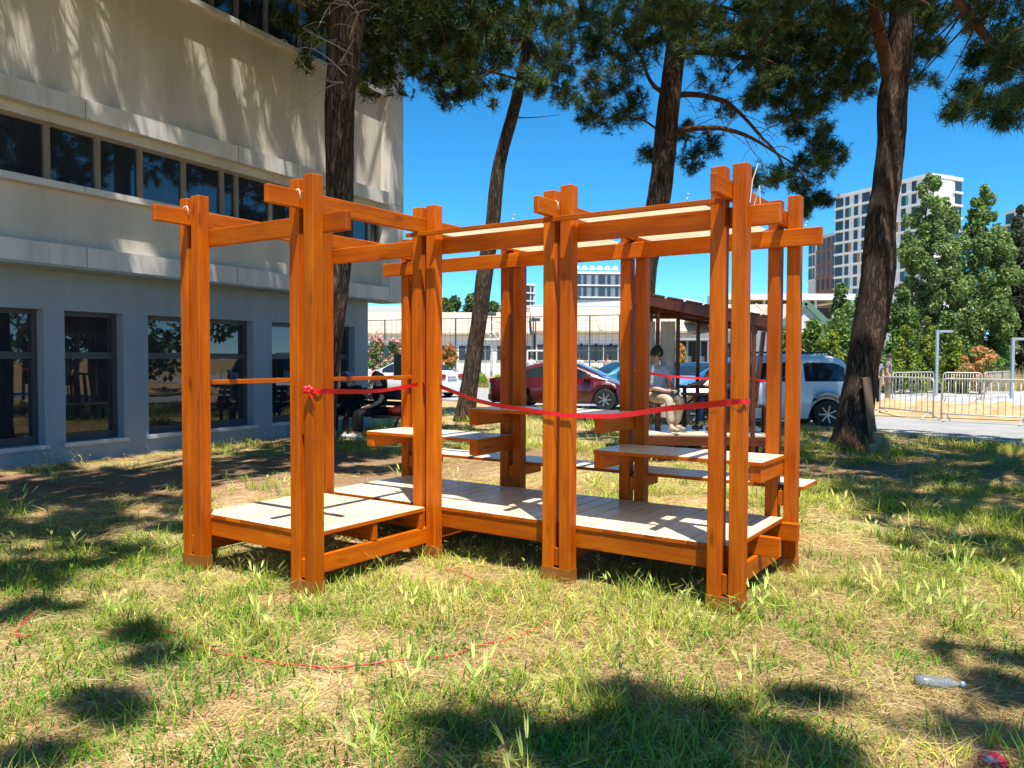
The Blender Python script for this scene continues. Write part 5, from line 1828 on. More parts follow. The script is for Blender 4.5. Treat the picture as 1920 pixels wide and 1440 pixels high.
def car(label, loc, heading, L, W, Ht, col, style='sedan', group='cars parked beyond the lawn', plate=True):
    """heading: direction the front points. local x forward (rear at -L/2), y left"""
    root = empty('parked_car', loc, heading, label, 'car', group)
    hl = L / 2
    if style == 'sedan':
        top = [(-hl, 0.62), (-hl + 0.06, 0.92), (-hl + 0.55, 1.02), (-hl + 1.15, 1.30), (-hl + 1.75, Ht - 0.01), (-0.1, Ht), (0.45, Ht - 0.05), (1.05, 1.14), (1.30, 0.99), (hl - 0.5, 0.82), (hl - 0.08, 0.64), (hl, 0.45)]
        gl0, gl1 = -hl + 0.62, 1.22
    else:
        top = [(-hl, 0.62), (-hl + 0.03, 0.98), (-hl + 0.12, 1.15), (-hl + 0.34, Ht - 0.10), (-hl + 0.6, Ht - 0.02), (-0.4, Ht), (0.35, Ht - 0.06), (0.95, 1.28), (1.25, 1.08), (hl - 0.45, 0.90), (hl - 0.08, 0.68), (hl, 0.46)]
        gl0, gl1 = -hl + 0.14, 1.15
    belt0, belt1 = (0.95 if style == 'sedan' else 1.02), (0.90 if style == 'sedan' else 0.98)

    def ztop(x):
        for (a, za), (b, zb) in zip(top[:-1], top[1:]):
            if a <= x <= b:
                return za + (zb - za) * (x - a) / (b - a)
        return top[-1][1]
    N = 56
    wr = 0.32
    ax = (-hl + (0.95 if style == 'sedan' else 0.78), hl - 0.85)
    m = MB()
    rows = []
    for i in range(N + 1):
        x = -hl + L * i / N
        zt = ztop(x)
        f = abs(x) / hl
        hw = W / 2 * (1 - 0.10 * f ** 4 - (0.10 if f > 0.97 else 0))
        zb = 0.22
        for a in ax:
            if abs(x - a) < wr + 0.06:
                zb = max(zb, 0.30 + math.sqrt(max(0, (wr + 0.06) ** 2 - (x - a) ** 2)) * 0.98)
        bl = belt0 + (belt1 - belt0) * i / N
        ring = []
        zbelt = min(bl, zt - 0.015)
        for (yy, zz) in ((1.0 * hw * 0.94, zb), (hw, min(zb + 0.18, zbelt - 0.02) if zb < zbelt - 0.22 else zb + 0.02), (hw * 1.0, max(0.62, zb + 0.04) if zbelt > 0.66 else zbelt - 0.01), (hw * 0.965, zbelt),
                         (hw * (0.965 - 0.20 * max(0, zt - zbelt) / 0.5), zbelt + (zt - zbelt) * 0.82), (hw * (0.80 - 0.20 * max(0, zt - zbelt) / 0.5), zt - 0.005), (hw * 0.35, zt + 0.012)):
            ring.append((x, yy, max(zz, zb)))
        ring = ring + [(x, -y, z) for (_, y, z) in ring[::-1]]
        rows.append(ring)
    n = len(rows[0])
    for r_ in rows: m.v += r_
    for i in range(N):
        for k in range(n - 1):
            a = i * n + k
            m.f.append((a, a + n, a + n + 1, a + 1))
    m.f.append(tuple(range(n)))
    m.f.append(tuple(N * n + k for k in range(n))[::-1])
    body = m.build('body', col, root, smooth=True)
    un = MB()
    un.box(-hl + 0.1, hl - 0.1, -W / 2 + 0.12, W / 2 - 0.12, 0.18, 0.5)
    un.build('underbody', BLACK, root)

    def side_y(x, z):
        i = min(N, max(0, int(round((x + hl) / L * N))))
        ring = rows[i][:7]
        for (p, q) in zip(ring[:-1], ring[1:]):
            if p[2] <= z <= q[2] and q[2] > p[2]:
                t = (z - p[2]) / (q[2] - p[2])
                return p[1] + (q[1] - p[1]) * t
        return ring[4][1]
    # side windows: strips that follow the flank
    wx = [(gl0 + 0.55, -0.15), (-0.05, 0.92)] if style == 'sedan' else [(gl0 + 0.22, -0.98), (-0.88, 0.02), (0.10, 0.82)]
    for s in (1, -1):
        for (xa, xb) in wx:
            g_ = MB()
            K = 10
            for i in range(K + 1):
                x = xa + (xb - xa) * i / K
                z0 = belt0 + (belt1 - belt0) * (x + hl) / L + 0.045
                z1 = max(z0 + 0.01, ztop(x) - (0.10 if style == 'sedan' else 0.17) - (0.03 if i in (0, K) else 0))
                for z in (z0, (z0 + z1) / 2, z1):
                    g_.v.append((x, s * (side_y(x, z) + 0.008), z))
            for i in range(K):
                for k in range(2):
                    a = i * 3 + k
                    g_.f.append((a, a + 3, a + 4, a + 1))
            g_.build('side_window', CGLASS, root, smooth=True)
    # windscreen and rear window

    def screen(nm, xa, xb, inset=0.14):
        g_ = MB()
        K = 8
        for i in range(K + 1):
            x = xa + (xb - xa) * i / K
            z = ztop(x) + 0.016
            zbelt = min(belt0, ztop(x))
            hw = W / 2 * (0.80 - 0.20 * max(0, ztop(x) - 0.93) / 0.5) * 0.98
            for y in (-hw, -hw * 0.4, hw * 0.4, hw):
                g_.v.append((x, y, z + (0.010 if abs(y) < hw * 0.5 else 0)))
        for i in range(K):
            for k in range(3):
                a = i * 4 + k
                g_.f.append((a, a + 4, a + 5, a + 1))
        g_.build(nm, CGLASS, root, smooth=True)
    if style == 'sedan':
        screen('windscreen', 0.50, 1.26)
        screen('rear_window', -hl + 0.62, -hl + 1.66)
    else:
        screen('windscreen', 0.40, 1.20)
        screen('rear_window', -hl + 0.125, -hl + 0.33)
    # wheels
    for x in ax:
        for s in (1, -1):
            y = s * (W / 2 - 0.10)
            wh = MB()
            wh.lathe([(0.20, -0.10), (wr - 0.02, -0.10), (wr, -0.07), (wr, 0.07), (wr - 0.02, 0.10), (0.20, 0.10)], 24, (x, y, wr), 'y')
            w_ = wh.build('wheel', TYRE, root, smooth=False)
            rm = MB()
            rm.lathe([(0.215, -0.03), (0.215, 0.104), (0.195, 0.106), (0.19, 0.06)], 20, (x, y if s > 0 else y, wr), 'y')
            if s < 0:
                rm = MB()
                rm.lathe([(0.19, -0.06), (0.195, -0.106), (0.215, -0.104), (0.215, 0.03)], 20, (x, y, wr), 'y')
            rm.build('rim', BLACK, w_)
            sp = MB()
            for k in range(7):
                a = 2 * math.pi * k / 7
                sp.bar((x, y + s * 0.085, wr), (x + 0.2 * math.cos(a), y + s * 0.095, wr + 0.2 * math.sin(a)), 0.03, 0.045, (0, 1, 0))
            sp.lathe([(0.05, -0.012), (0.05, 0.012)], 10, (x, y + s * 0.095, wr), 'y')
            sp.build('spokes', RIMM, w_)
    for s in (1, -1):
        if style == 'sedan':
            MB().poly([(-hl - 0.015, s * (W / 2 - 0.20)), (-hl - 0.015, s * (W / 2 - 0.52)), (-hl + 0.05, s * (W / 2 - 0.52)), (-hl + 0.16, s * (W / 2 - 0.035)), (-hl + 0.05, s * (W / 2 - 0.05))], 0.78, 0.93).build('tail_light', REDL, root)
        else:
            q = MB()
            yy = s * (W / 2)
            q.add([(-hl - 0.02, yy * 0.80, 0.92), (-hl - 0.02, yy * 0.92, 0.62), (-hl + 0.10, yy * 1.012, 0.70), (-hl + 0.30, yy * 1.012, 0.98), (-hl + 0.10, yy * 0.99, 1.16), (-hl - 0.0, yy * 0.86, 1.12),
                   (-hl + 0.10, yy * 0.80, 0.9)], [(0, 1, 2, 3, 4, 5), (0, 6, 1), (1, 6, 2), (2, 6, 3), (3, 6, 4), (4, 6, 5), (5, 6, 0)])
            q.build('tail_light', REDL, root)
        MB().poly([(hl - 0.06, s * (W / 2 - 0.30)), (hl + 0.0, s * (W / 2 - 0.55)), (hl - 0.3, s * (W / 2 - 0.45)), (hl - 0.42, s * (W / 2 - 0.06)), (hl - 0.2, s * (W / 2 - 0.07))], 0.60, 0.735).build('head_light', HEADL, root)
        MB().box(0.80, 0.98, *sorted((s * (W / 2 - 0.02), s * (W / 2 + 0.17))), 0.95, 1.09).build('door_mirror', col, root)
    for x in ((-0.10, 0.95) if style == 'sedan' else (-0.93, 0.06)):
        for s in (1, -1):
            yy = side_y(x - 0.2, 0.83)
            MB().box(x - 0.25, x - 0.09, *sorted((s * yy, s * (yy + 0.025))), 0.80, 0.83).build('door_handle', col, root)
    if plate:
        p_ = MB().box(-hl - 0.03, -hl - 0.005, -0.26, 0.26, 0.70 if style != 'sedan' else 0.74, 0.83 if style != 'sedan' else 0.86).build('number_plate', PLATE, root)
        MB().box(-hl - 0.034, -hl - 0.0301, 0.20, 0.26, 0.74, 0.86).build('plate_band', PLBLUE, p_)
        for k in range(6):
            MB().box(-hl - 0.034, -hl - 0.0301, 0.14 - k * 0.06, 0.17 - k * 0.06, 0.765, 0.835).build('plate_character', BLACK, p_)
    MB().box(-hl - 0.025, -hl + 0.12, -W / 2 + 0.16, W / 2 - 0.16, 0.26, 0.44).build('rear_bumper', BLACK if style != 'sedan' else col, root)
    MB().box(hl - 0.14, hl + 0.015, -W / 2 + 0.30, W / 2 - 0.30, 0.28, 0.42).build('grille', BLACK, root)
    if style == 'mpv':
        for s in (1, -1):
            MB().tube([(-hl + 0.55, s * (W / 2 - 0.30), Ht - 0.03), (-hl + 0.7, s * (W / 2 - 0.29), Ht + 0.045), (0.1, s * (W / 2 - 0.29), Ht + 0.045), (0.3, s * (W / 2 - 0.30), Ht - 0.03)], 0.02, 6).build('roof_rail', BLACK, root)
    return root


car('white sedan parked with its rear to the right, behind the left bays', (*at(772, 700, 32.5).xy, 0), math.atan2(0.62, -0.78), 4.5, 1.78, 1.46, paint('white_car_paint', (0.72, 0.74, 0.77)))
car('dark red sedan facing right behind the middle posts', (*at(1058, 700, 25.0).xy, 0), math.atan2(-0.25, 0.97), 4.5, 1.78, 1.44, paint('dark_red_car_paint', (0.10, 0.006, 0.010)))
car('teal blue car nose on, right behind the dark red sedan', (*at(1180, 700, 31.0).xy, 0), math.atan2(-0.35, -0.93), 4.3, 1.76, 1.46, paint('teal_car_paint', (0.02, 0.16, 0.26)))
car('light blue saloon with red tail lights behind the rear shelter', (*at(1330, 700, 24.5).xy, 0), math.atan2(0.75, 0.66), 4.4, 1.78, 1.45, paint('sky_blue_car_paint', (0.10, 0.32, 0.55)))
car('white people carrier with roof rails behind the right pavilion posts', (*at(1408, 760, 18.7).xy, 0), math.pi - 0.03, 4.5, 1.76, 1.66, paint('pale_white_van_paint', (0.76, 0.78, 0.80)), 'mpv')


# ------------------------------------------------------------------ people
def skin_mesh(name, J, E, sub=2):
    """continuous body surface grown round a skeleton: J name -> (pos, radius or (rx, ry)), E bone list"""
    keys = list(J)
    me = bpy.data.meshes.new(name)
    me.from_pydata([tuple(J[k][0]) for k in keys], [(keys.index(a), keys.index(b)) for a, b in E], [])
    o = bpy.data.objects.new(name, me)
    COL.objects.link(o)
    md = o.modifiers.new('skin', 'SKIN')
    md.use_smooth_shade = True
    sv = me.skin_vertices[0].data
    for i, k in enumerate(keys):
        r = J[k][1]
        sv[i].radius = r if hasattr(r, '__len__') else (r, r)
        sv[i].use_root = (i == 0)
    s2 = o.modifiers.new('sub', 'SUBSURF')
    s2.levels = s2.render_levels = sub
    dg = bpy.context.evaluated_depsgraph_get()
    res = bpy.data.meshes.new_from_object(o.evaluated_get(dg))
    bpy.data.objects.remove(o)
    bpy.data.meshes.remove(me)
    res.name = name
    res.materials.clear()
    res.polygons.foreach_set('use_smooth', [True] * len(res.polygons))
    return res


SKIN = M('skin', (0.50, 0.29, 0.20), 0.55, (0.56, 0.34, 0.25), 8)
HAIR = M('dark_brown_hair', (0.018, 0.012, 0.009), 0.6, (0.035, 0.024, 0.017), 40, stretch=(1, 1, 0.2))
SHOE = M('beige_suede_shoe', (0.30, 0.25, 0.18), 0.8)
SHOED = M('dark_shoe', (0.03, 0.03, 0.032), 0.6)
SHOEW = M('white_trainer', (0.6, 0.62, 0.66), 0.6)


def cloth(name, c, c2=None, scale=20):
    return M(name, c, 0.85, c2 or tuple(x * 0.8 for x in c), scale, bump=0.25, bscale=18, spec=0.2)


def person(label, loc, rz, pose, shirt, trousers, shoe, sleeve='short', hair='short', glasses=False, cap=None, scale=1.0, leg='long', group=None):
    """local frame: facing -y, x to the person's left. pose: dict of joint positions"""
    root = empty('person', loc, rz, label, 'person', group)
    root.scale = (scale,) * 3
    P = {k: Vector(v) for k, v in pose.items()}
    lerp = lambda a, b, t: P[a].lerp(P[b], t)
    J = {'pel': (P['pel'], (0.15, 0.11)), 'waist': (P['pel'].lerp(P['chest'], 0.5), (0.135, 0.10)), 'chest': (P['chest'], (0.16, 0.11)), 'neck0': (P['neck'], (0.065, 0.06)),
         'neck1': (P['neck'].lerp(P['head'], 0.45), 0.055), 'jaw': (P['neck'].lerp(P['head'], 0.75), (0.066, 0.075)), 'head': (P['head'], (0.076, 0.092)), 'crown': (P['head'] + (P['head'] - P['neck']).normalized() * 0.07, (0.052, 0.062))}
    E = [('pel', 'waist'), ('waist', 'chest'), ('chest', 'neck0'), ('neck0', 'neck1'), ('neck1', 'jaw'), ('jaw', 'head'), ('head', 'crown')]
    for s in 'LR':
        J['sh' + s] = (P['sh' + s], 0.062)
        J['el' + s] = (P['el' + s], 0.042)
        J['fo' + s] = (lerp('el' + s, 'wr' + s, 0.35), 0.042)
        J['wr' + s] = (P['wr' + s], 0.027)
        J['palm' + s] = (P['ha' + s], (0.040, 0.018))
        E += [('chest', 'sh' + s), ('sh' + s, 'el' + s), ('el' + s, 'fo' + s), ('fo' + s, 'wr' + s), ('wr' + s, 'palm' + s)]
        J['hip' + s] = (P['hip' + s], 0.088)
        J['kn' + s] = (P['kn' + s], 0.056)
        J['ca' + s] = (lerp('kn' + s, 'an' + s, 0.33), 0.056)
        J['an' + s] = (P['an' + s], 0.036)
        J['toe' + s] = (P['toe' + s], (0.040, 0.026))
        E += [('pel', 'hip' + s), ('hip' + s, 'kn' + s), ('kn' + s, 'ca' + s), ('ca' + s, 'an' + s), ('an' + s, 'toe' + s)]
    body = link('body', skin_mesh('body', J, E, 2), root, SKIN)
    # five fingers on each hand, joined to the body mesh as parts of the hand
    for s in 'LR':
        d = (P['ha' + s] - P['wr' + s]).normalized()
        side = d.cross(Vector((0, 0, 1)))
        if side.length < 0.2: side = Vector((1, 0, 0))
        side.normalize()
        nrm = side.cross(d).normalized()
        fm = MB()
        for k, (o_, ln) in enumerate(((-0.030, 0.062), (-0.010, 0.075), (0.010, 0.080), (0.030, 0.070))):
            a = P['ha' + s] + side * o_ * 0.9 + d * 0.012
            fm.tube([a, a + d * ln * 0.45 - nrm * 0.004, a + d * ln * 0.78 - nrm * 0.018, a + d * ln * 0.92 - nrm * 0.036], [0.0095, 0.009, 0.008, 0.006], 6)
        a = P['wr' + s].lerp(P['ha' + s], 0.5) - side * 0.028
        fm.tube([a, a + d * 0.03 - side * 0.026, a + d * 0.058 - side * 0.030 - nrm * 0.012], [0.012, 0.0105, 0.007], 6)
        fm.build('fingers', SKIN, body, smooth=True)
    # clothes
    tj = {'pel': (P['pel'] + Vector((0, 0, -0.01)), (0.168, 0.128)), 'waist': (J['waist'][0], (0.155, 0.12)), 'chest': (P['chest'], (0.178, 0.128)), 'col': (P['neck'] + (P['chest'] - P['neck']) * 0.18, (0.088, 0.078))}
    te = [('pel', 'waist'), ('waist', 'chest'), ('chest', 'col')]
    for s in 'LR':
        tj['sh' + s] = (P['sh' + s], 0.078)
        end = {'short': 0.62, 'long': 1.0, 'none': 0.12}[sleeve]
        tj['sl' + s] = (lerp('sh' + s, 'el' + s, min(end, 1.0)), 0.064 if sleeve != 'none' else 0.07)
        te += [('chest', 'sh' + s), ('sh' + s, 'sl' + s)]
        if sleeve == 'long':
            tj['cu' + s] = (lerp('el' + s, 'wr' + s, 0.93), 0.042)
            te.append(('sl' + s, 'cu' + s))
    link('shirt', skin_mesh('shirt', tj, te, 2), root, shirt)
    pj = {'pel': (P['pel'] + Vector((0, 0, 0.03)), (0.160, 0.122))}
    pe = []
    for s in 'LR':
        pj['hip' + s] = (P['hip' + s], 0.102)
        pj['kn' + s] = (P['kn' + s], 0.074)
        pe += [('pel', 'hip' + s), ('hip' + s, 'kn' + s)]
        if leg == 'long':
            pj['ca' + s] = (lerp('kn' + s, 'an' + s, 0.4), 0.070)
            pj['hem' + s] = (lerp('kn' + s, 'an' + s, 0.92), 0.062)
            pe += [('kn' + s, 'ca' + s), ('ca' + s, 'hem' + s)]
    link('trousers', skin_mesh('trousers', pj, pe, 2), root, trousers)
    for s in 'LR':
        f = P['toe' + s] - P['an' + s]
        f.z = 0
        f.normalize()
        h0 = Vector((P['an' + s].x, P['an' + s].y, P['toe' + s].z)) - f * 0.045
        sj = {'a': (h0 + Vector((0, 0, 0.012)), (0.040, 0.042)), 'b': (h0 + f * 0.10 + Vector((0, 0, 0.008)), (0.046, 0.042)), 'c': (P['toe' + s] + f * 0.045, (0.044, 0.030)), }
        sj['t'] = (P['an' + s] + Vector((0, 0, -0.01)), 0.044)
        link('shoe', skin_mesh('shoe', sj, [('a', 'b'), ('b', 'c'), ('a', 't')], 2), root, shoe)
    # face: nose, eyes, mouth, ears; hair
    up = (P['head'] - P['neck']).normalized()
    fw = Vector(pose.get('look', (0, -1, 0)))
    fw = (fw - up * fw.dot(up)).normalized()
    rt = fw.cross(up).normalized()
    hd = P['head']
    at_ = lambda r_, f_, u_: hd + rt * r_ + fw * f_ + up * u_
    fm = MB()
    fm.tube([at_(0, 0.080, 0.015), at_(0, 0.104, -0.022), at_(0, 0.088, -0.032)], [0.008, 0.014, 0.008], 6)
    fm.build('nose', SKIN, body, smooth=True)
    for s in (-1, 1):
        MB().tube([at_(s * 0.076, 0.0, 0.018), at_(s * 0.088, -0.008, 0.0), at_(s * 0.078, 0.0, -0.03)], [0.010, 0.014, 0.008], 6).build('ear', SKIN, body, smooth=True)
    mo = MB().tube([at_(-0.022, 0.078, -0.060), at_(0, 0.086, -0.058), at_(0.022, 0.078, -0.060)], [0.003, 0.006, 0.003], 5)
    mo.build('mouth', M('lips', (0.33, 0.12, 0.10), 0.6), body)
    if glasses:
        gm = MB()
        for s in (-1, 1):
            gm.add([at_(s * 0.008, 0.096, 0.030), at_(s * 0.062, 0.080, 0.032), at_(s * 0.060, 0.080, -0.006), at_(s * 0.014, 0.094, -0.006), at_(s * 0.008, 0.090, 0.030), at_(s * 0.062, 0.074, 0.032), at_(s * 0.060, 0.074, -0.006), at_(s * 0.014, 0.088, -0.006)],
                   [(0, 1, 2, 3), (7, 6, 5, 4), (0, 4, 5, 1), (1, 5, 6, 2), (2, 6, 7, 3), (3, 7, 4, 0)])
            gm.tube([at_(s * 0.062, 0.078, 0.024), at_(s * 0.084, 0.0, 0.020)], 0.004, 5)
        gm.tube([at_(-0.012, 0.095, 0.022), at_(0.012, 0.095, 0.022)], 0.004, 5)
        gm.build('sunglasses', BLACK, root)
    else:
        for s in (-1, 1):
            em = MB()
            em.lathe([(0.001, -0.006), (0.009, -0.003), (0.010, 0.002), (0.001, 0.007)], 8, tuple(at_(s * 0.032, 0.076, 0.012)), 'y')
            em.build('eye', BLACK, body)
    hm = MB()
    lo_ = {'short': -0.25, 'long': -0.9}[hair]
    nt, na = 9, 18
    for i in range(nt + 1):
        th = math.pi * 0.62 * i / nt
        for k in range(na):
            ph = 2 * math.pi * k / na
            fr = math.cos(ph)                   # 1 = front
            t2_ = th * (0.62 if fr > 0.55 else (0.80 if fr > 0.2 else 1.0))
            rr = 1.0 + 0.06 * noise.noise((math.cos(ph) * 3, math.sin(ph) * 3, th * 4))
            hm.v.append(tuple(hd + up * (0.020 + 0.124 * math.cos(t2_) * rr) + (fw * math.cos(ph) * 0.110 + rt * math.sin(ph) * 0.097) * math.sin(t2_) * rr))
    for i in range(nt):
        for k in range(na):
            a, b = i * na + k, i * na + (k + 1) % na
            hm.f.append((a, b, b + na, a + na))
    if hair == 'long':
        hm.tube([at_(0, -0.075, 0.03), at_(0, -0.105, -0.08), at_(0, -0.115, -0.22)], [0.075, 0.085, 0.05], 10)
    hm.build('hair', HAIR, root, smooth=True)
    if cap:
        cm = MB()
        cm.lathe([(0.112, 0.03), (0.112, 0.07), (0.095, 0.115), (0.05, 0.14), (0.005, 0.147)], 16, tuple(hd))
        cm.bar(hd + fw * 0.08 + up * 0.04, hd + fw * 0.19 + up * 0.025, 0.15, 0.012)
        cm.build('cap', cap, root, smooth=True)
    return root


def sitting(seat=0.45, lean=0.0, **kw):
    p = dict(pel=(0, 0.02, seat + 0.10), chest=(0, 0.06 - lean * 0.4, seat + 0.42), neck=(0, 0.05 - lean * 0.75, seat + 0.60), head=(0, 0.02 - lean, seat + 0.735),
             shL=(0.19, 0.06 - lean * 0.6, seat + 0.53), shR=(-0.19, 0.06 - lean * 0.6, seat + 0.53), elL=(0.24, -0.04 - lean * 0.5, seat + 0.27), elR=(-0.24, -0.04 - lean * 0.5, seat + 0.27),
             wrL=(0.16, -0.24 - lean * 0.3, seat + 0.20), wrR=(-0.16, -0.24 - lean * 0.3, seat + 0.20), haL=(0.13, -0.32 - lean * 0.3, seat + 0.20), haR=(-0.13, -0.32 - lean * 0.3, seat + 0.20),
             hipL=(0.09, -0.02, seat + 0.09), hipR=(-0.09, -0.02, seat + 0.09), knL=(0.12, -0.44, seat + 0.07), knR=(-0.12, -0.44, seat + 0.07), anL=(0.12, -0.46, 0.09), anR=(-0.12, -0.46, 0.09), toeL=(0.13, -0.60, 0.045), toeR=(-0.13, -0.60, 0.045))
    p.update(kw)
    return p


def standing(**kw):
    p = dict(pel=(0, 0, 0.95), chest=(0, 0, 1.30), neck=(0, 0.01, 1.48), head=(0, -0.02, 1.62), shL=(0.19, 0.01, 1.41), shR=(-0.19, 0.01, 1.41), elL=(0.25, 0.03, 1.13), elR=(-0.25, 0.03, 1.13), wrL=(0.24, -0.06, 0.90), wrR=(-0.24, -0.06, 0.90),
             haL=(0.24, -0.08, 0.82), haR=(-0.24, -0.08, 0.82), hipL=(0.09, 0, 0.90), hipR=(-0.09, 0, 0.90), knL=(0.10, -0.02, 0.49), knR=(-0.10, 0.02, 0.49), anL=(0.10, 0.0, 0.08), anR=(-0.10, 0.06, 0.08), toeL=(0.11, -0.14, 0.03), toeR=(-0.11, -0.08, 0.03))
    p.update(kw)
    return p


# ------------------------------------------------------------------ the second, darker shelter behind
SHX, SHY = at(1217, 800, 11.8).x, 11.8
shl = empty('timber_shelter', (SHX, SHY, 0), R(-6), 'dark red brown timber shelter with a sloping roof and canvas panels behind the pavilion', 'shelter')
SW, SF = 1.76, 0.44
ZL, ZR_ = 2.36, 2.02
zroof = lambda x: ZL + (ZR_ - ZL) * x / SW
for (x, y) in ((-0.22, 0.0), (0.19, 1.0), (0.51, 1.0), (1.50, 0.0), (SW - 0.03, 0.06), (SW - 0.03, 1.6), (1.46, 1.6), (-0.2, 1.6), (0.9, 1.6)):
    timber('post', shl, (x, y, -0.04), (x, y, zroof(x) - 0.02), 0.06, 0.06, WOOD2)
for y in (-0.05, 0.8, 1.66):
    timber('roof_beam', shl, (-0.30, y, zroof(-0.30) + 0.045), (SW + 0.12, y, zroof(SW + 0.12) + 0.045), 0.05, 0.15, WOOD2)
for k in range(8):
    x = -0.18 + k * (SW + 0.20) / 7.2
    MB().bar((x - 0.115, 0.8, zroof(x - 0.115) + 0.138), (x + 0.115, 0.8, zroof(x + 0.115) + 0.138), 1.76, 0.028).build('roof_slat', WOOD2, shl)
timber('cross_rail', shl, (0.05, 1.0, zroof(0.2) - 0.10), (0.62, 1.0, zroof(0.2) - 0.10), 0.07, 0.06, WOOD2)
CAN2 = M('grey_cream_canvas', (0.52, 0.48, 0.40), 0.9, (0.58, 0.54, 0.46), 4, bump=0.2, bscale=30)
for (x0, x1) in ((0.04, 0.15), (0.235, 0.468)):
    c_ = MB()
    for j in range(13):
        for i in range(5):
            z = 0.98 + (zroof(0.3) - 1.13) * j / 12
            c_.v.append((x0 + (x1 - x0) * i / 4, 1.0 + 0.02 * math.sin(i * 1.6 + j * 0.3), z))
    for j in range(12):
        for i in range(4):
            a = j * 5 + i
            c_.f.append((a, a + 1, a + 6, a + 5))
    c_.build('canvas_panel', CAN2, shl, smooth=True)
for k in range(12):
    y = 0.06 + k * 0.137
    timber('deck_plank', shl, (-0.3, y, SF - 0.014), (SW + 0.1, y, SF - 0.014), 0.13, 0.028, DECKW, 0.0025)
for y in (0.0, 0.8, 1.6):
    timber('floor_joist', shl, (-0.3, y, SF - 0.10), (SW + 0.1, y, SF - 0.10), 0.05, 0.14, WOOD2)
    for x in (-0.25, 0.8, 1.7):
        timber('foot_block', shl, (x, y, -0.03), (x, y, SF - 0.17), 0.09, 0.09, WOOD2)
# seat along the left, table rail, slanted bench at the right
for (a, b, z) in (((-0.28, 0.55), (0.22, 0.55), SF + 0.43), ((-0.28, 0.69), (0.22, 0.69), SF + 0.43), ((-0.28, 0.83), (0.22, 0.83), SF + 0.43)):
    timber('seat_board', shl, (a[0], a[1], z), (b[0], b[1], z), 0.13, 0.03, WOOD2)
for x in (-0.24, 0.18):
    for y in (0.53, 0.85):
        timber('seat_leg', shl, (x, y, SF), (x, y, SF + 0.414), 0.06, 0.06, WOOD2)
timber('table_rail', shl, (0.55, 1.25, SF + 0.66), (1.42, 1.25, SF + 0.66), 0.30, 0.05, WOOD2)
for x in (0.65, 1.3):
    timber('table_leg', shl, (x, 1.25, SF), (x, 1.25, SF + 0.632), 0.06, 0.06, WOOD2)
timber('bench_brace', shl, (0.72, 0.75, SF + 0.52), (1.25, 0.75, SF + 0.12), 0.05, 0.10, WOOD2)
timber('bench_top', shl, (0.55, 0.75, SF + 0.56), (0.95, 0.75, SF + 0.56), 0.3, 0.04, WOOD2)
for k in range(3):
    timber('bench_board', shl, (1.15, 0.28 + k * 0.135, SF + 0.40), (1.85, 0.28 + k * 0.135, SF + 0.40), 0.125, 0.03, WOOD2)
for x in (1.22, 1.78):
    timber('bench_leg', shl, (x, 0.33, SF - 0.02), (x, 0.33, SF + 0.384), 0.10, 0.07, WOOD2)
    timber('bench_leg', shl, (x, 0.52, SF - 0.02), (x, 0.52, SF + 0.384), 0.10, 0.07, WOOD2)
timber('lean_board', shl, (1.55, 0.12, SF + 0.42), (1.66, 0.12, 1.95), 0.05, 0.12, WOOD2)
r2_ = MB()
cs, sn = math.cos(R(-6)), math.sin(R(-6))
SWp = lambda x, y, z: Vector((SHX + x * cs - y * sn, SHY + x * sn + y * cs, z))
ribbon_strip(r2_, [SWp(-0.25, -0.04, 1.38), SWp(0.25, -0.05, 1.30), SWp(0.85, -0.06, 1.265), SWp(1.46, -0.04, 1.27)], 0.045, n=16)
ribbon_strip(r2_, [SWp(1.53, -0.04, 1.25), SWp(1.62, -0.03, 1.24), SWp(1.72, 0.02, 1.235)], 0.035, n=8)
ribbon_strip(r2_, [SWp(0.30, -0.055, 1.30), SWp(0.31, -0.075, 1.22), SWp(0.32, -0.07, 1.11)], 0.04, 1.3, 1.5, n=8)
tag(r2_.build('red_ribbon', RIBBON), 'red ribbon across the front of the dark rear shelter', 'ribbon')

CHECK = cloth('pale_checked_shirt', (0.74, 0.68, 0.70), (0.46, 0.48, 0.62), 26)
BEIGET = cloth('beige_trousers', (0.46, 0.37, 0.27))
GREYSH = cloth('grey_tshirt', (0.22, 0.21, 0.21))
BLACKC = cloth('black_clothes', (0.012, 0.012, 0.014))
WHITEC = cloth('white_tshirt', (0.72, 0.72, 0.72))
DENIM = cloth('dark_jeans', (0.04, 0.06, 0.12))
KHAKI = cloth('khaki_trousers', (0.33, 0.27, 0.19))
CAPM = cloth('blue_grey_cap', (0.20, 0.28, 0.42))
man = sitting(0.43, 0.03, wrR=(-0.10, -0.36, 0.62), haR=(-0.06, -0.43, 0.63), elR=(-0.25, -0.12, 0.68), anL=(0.10, -0.36, 0.09), toeL=(0.12, -0.50, 0.045), anR=(-0.14, -0.52, 0.09), toeR=(-0.15, -0.66, 0.045), look=(0.28, -0.9, 0))
mp = SWp(0.14, 0.62, SF + 0.004)
person('seated man in sunglasses, pale checked shirt and beige trousers inside the dark shelter', mp, R(30), man, CHECK, BEIGET, SHOE, 'short', 'short', True)
p2 = SWp(1.24, 0.90, SF + 0.004)
person('grey shirted person leaning over the table in the dark shelter, half hidden', p2, R(-50), sitting(0.43, 0.12, wrR=(-0.2, -0.52, 0.72), haR=(-0.2, -0.60, 0.72), elR=(-0.25, -0.28, 0.72), wrL=(0.1, -0.46, 0.72), haL=(0.1, -0.54, 0.72)), GREYSH, DENIM, SHOED)
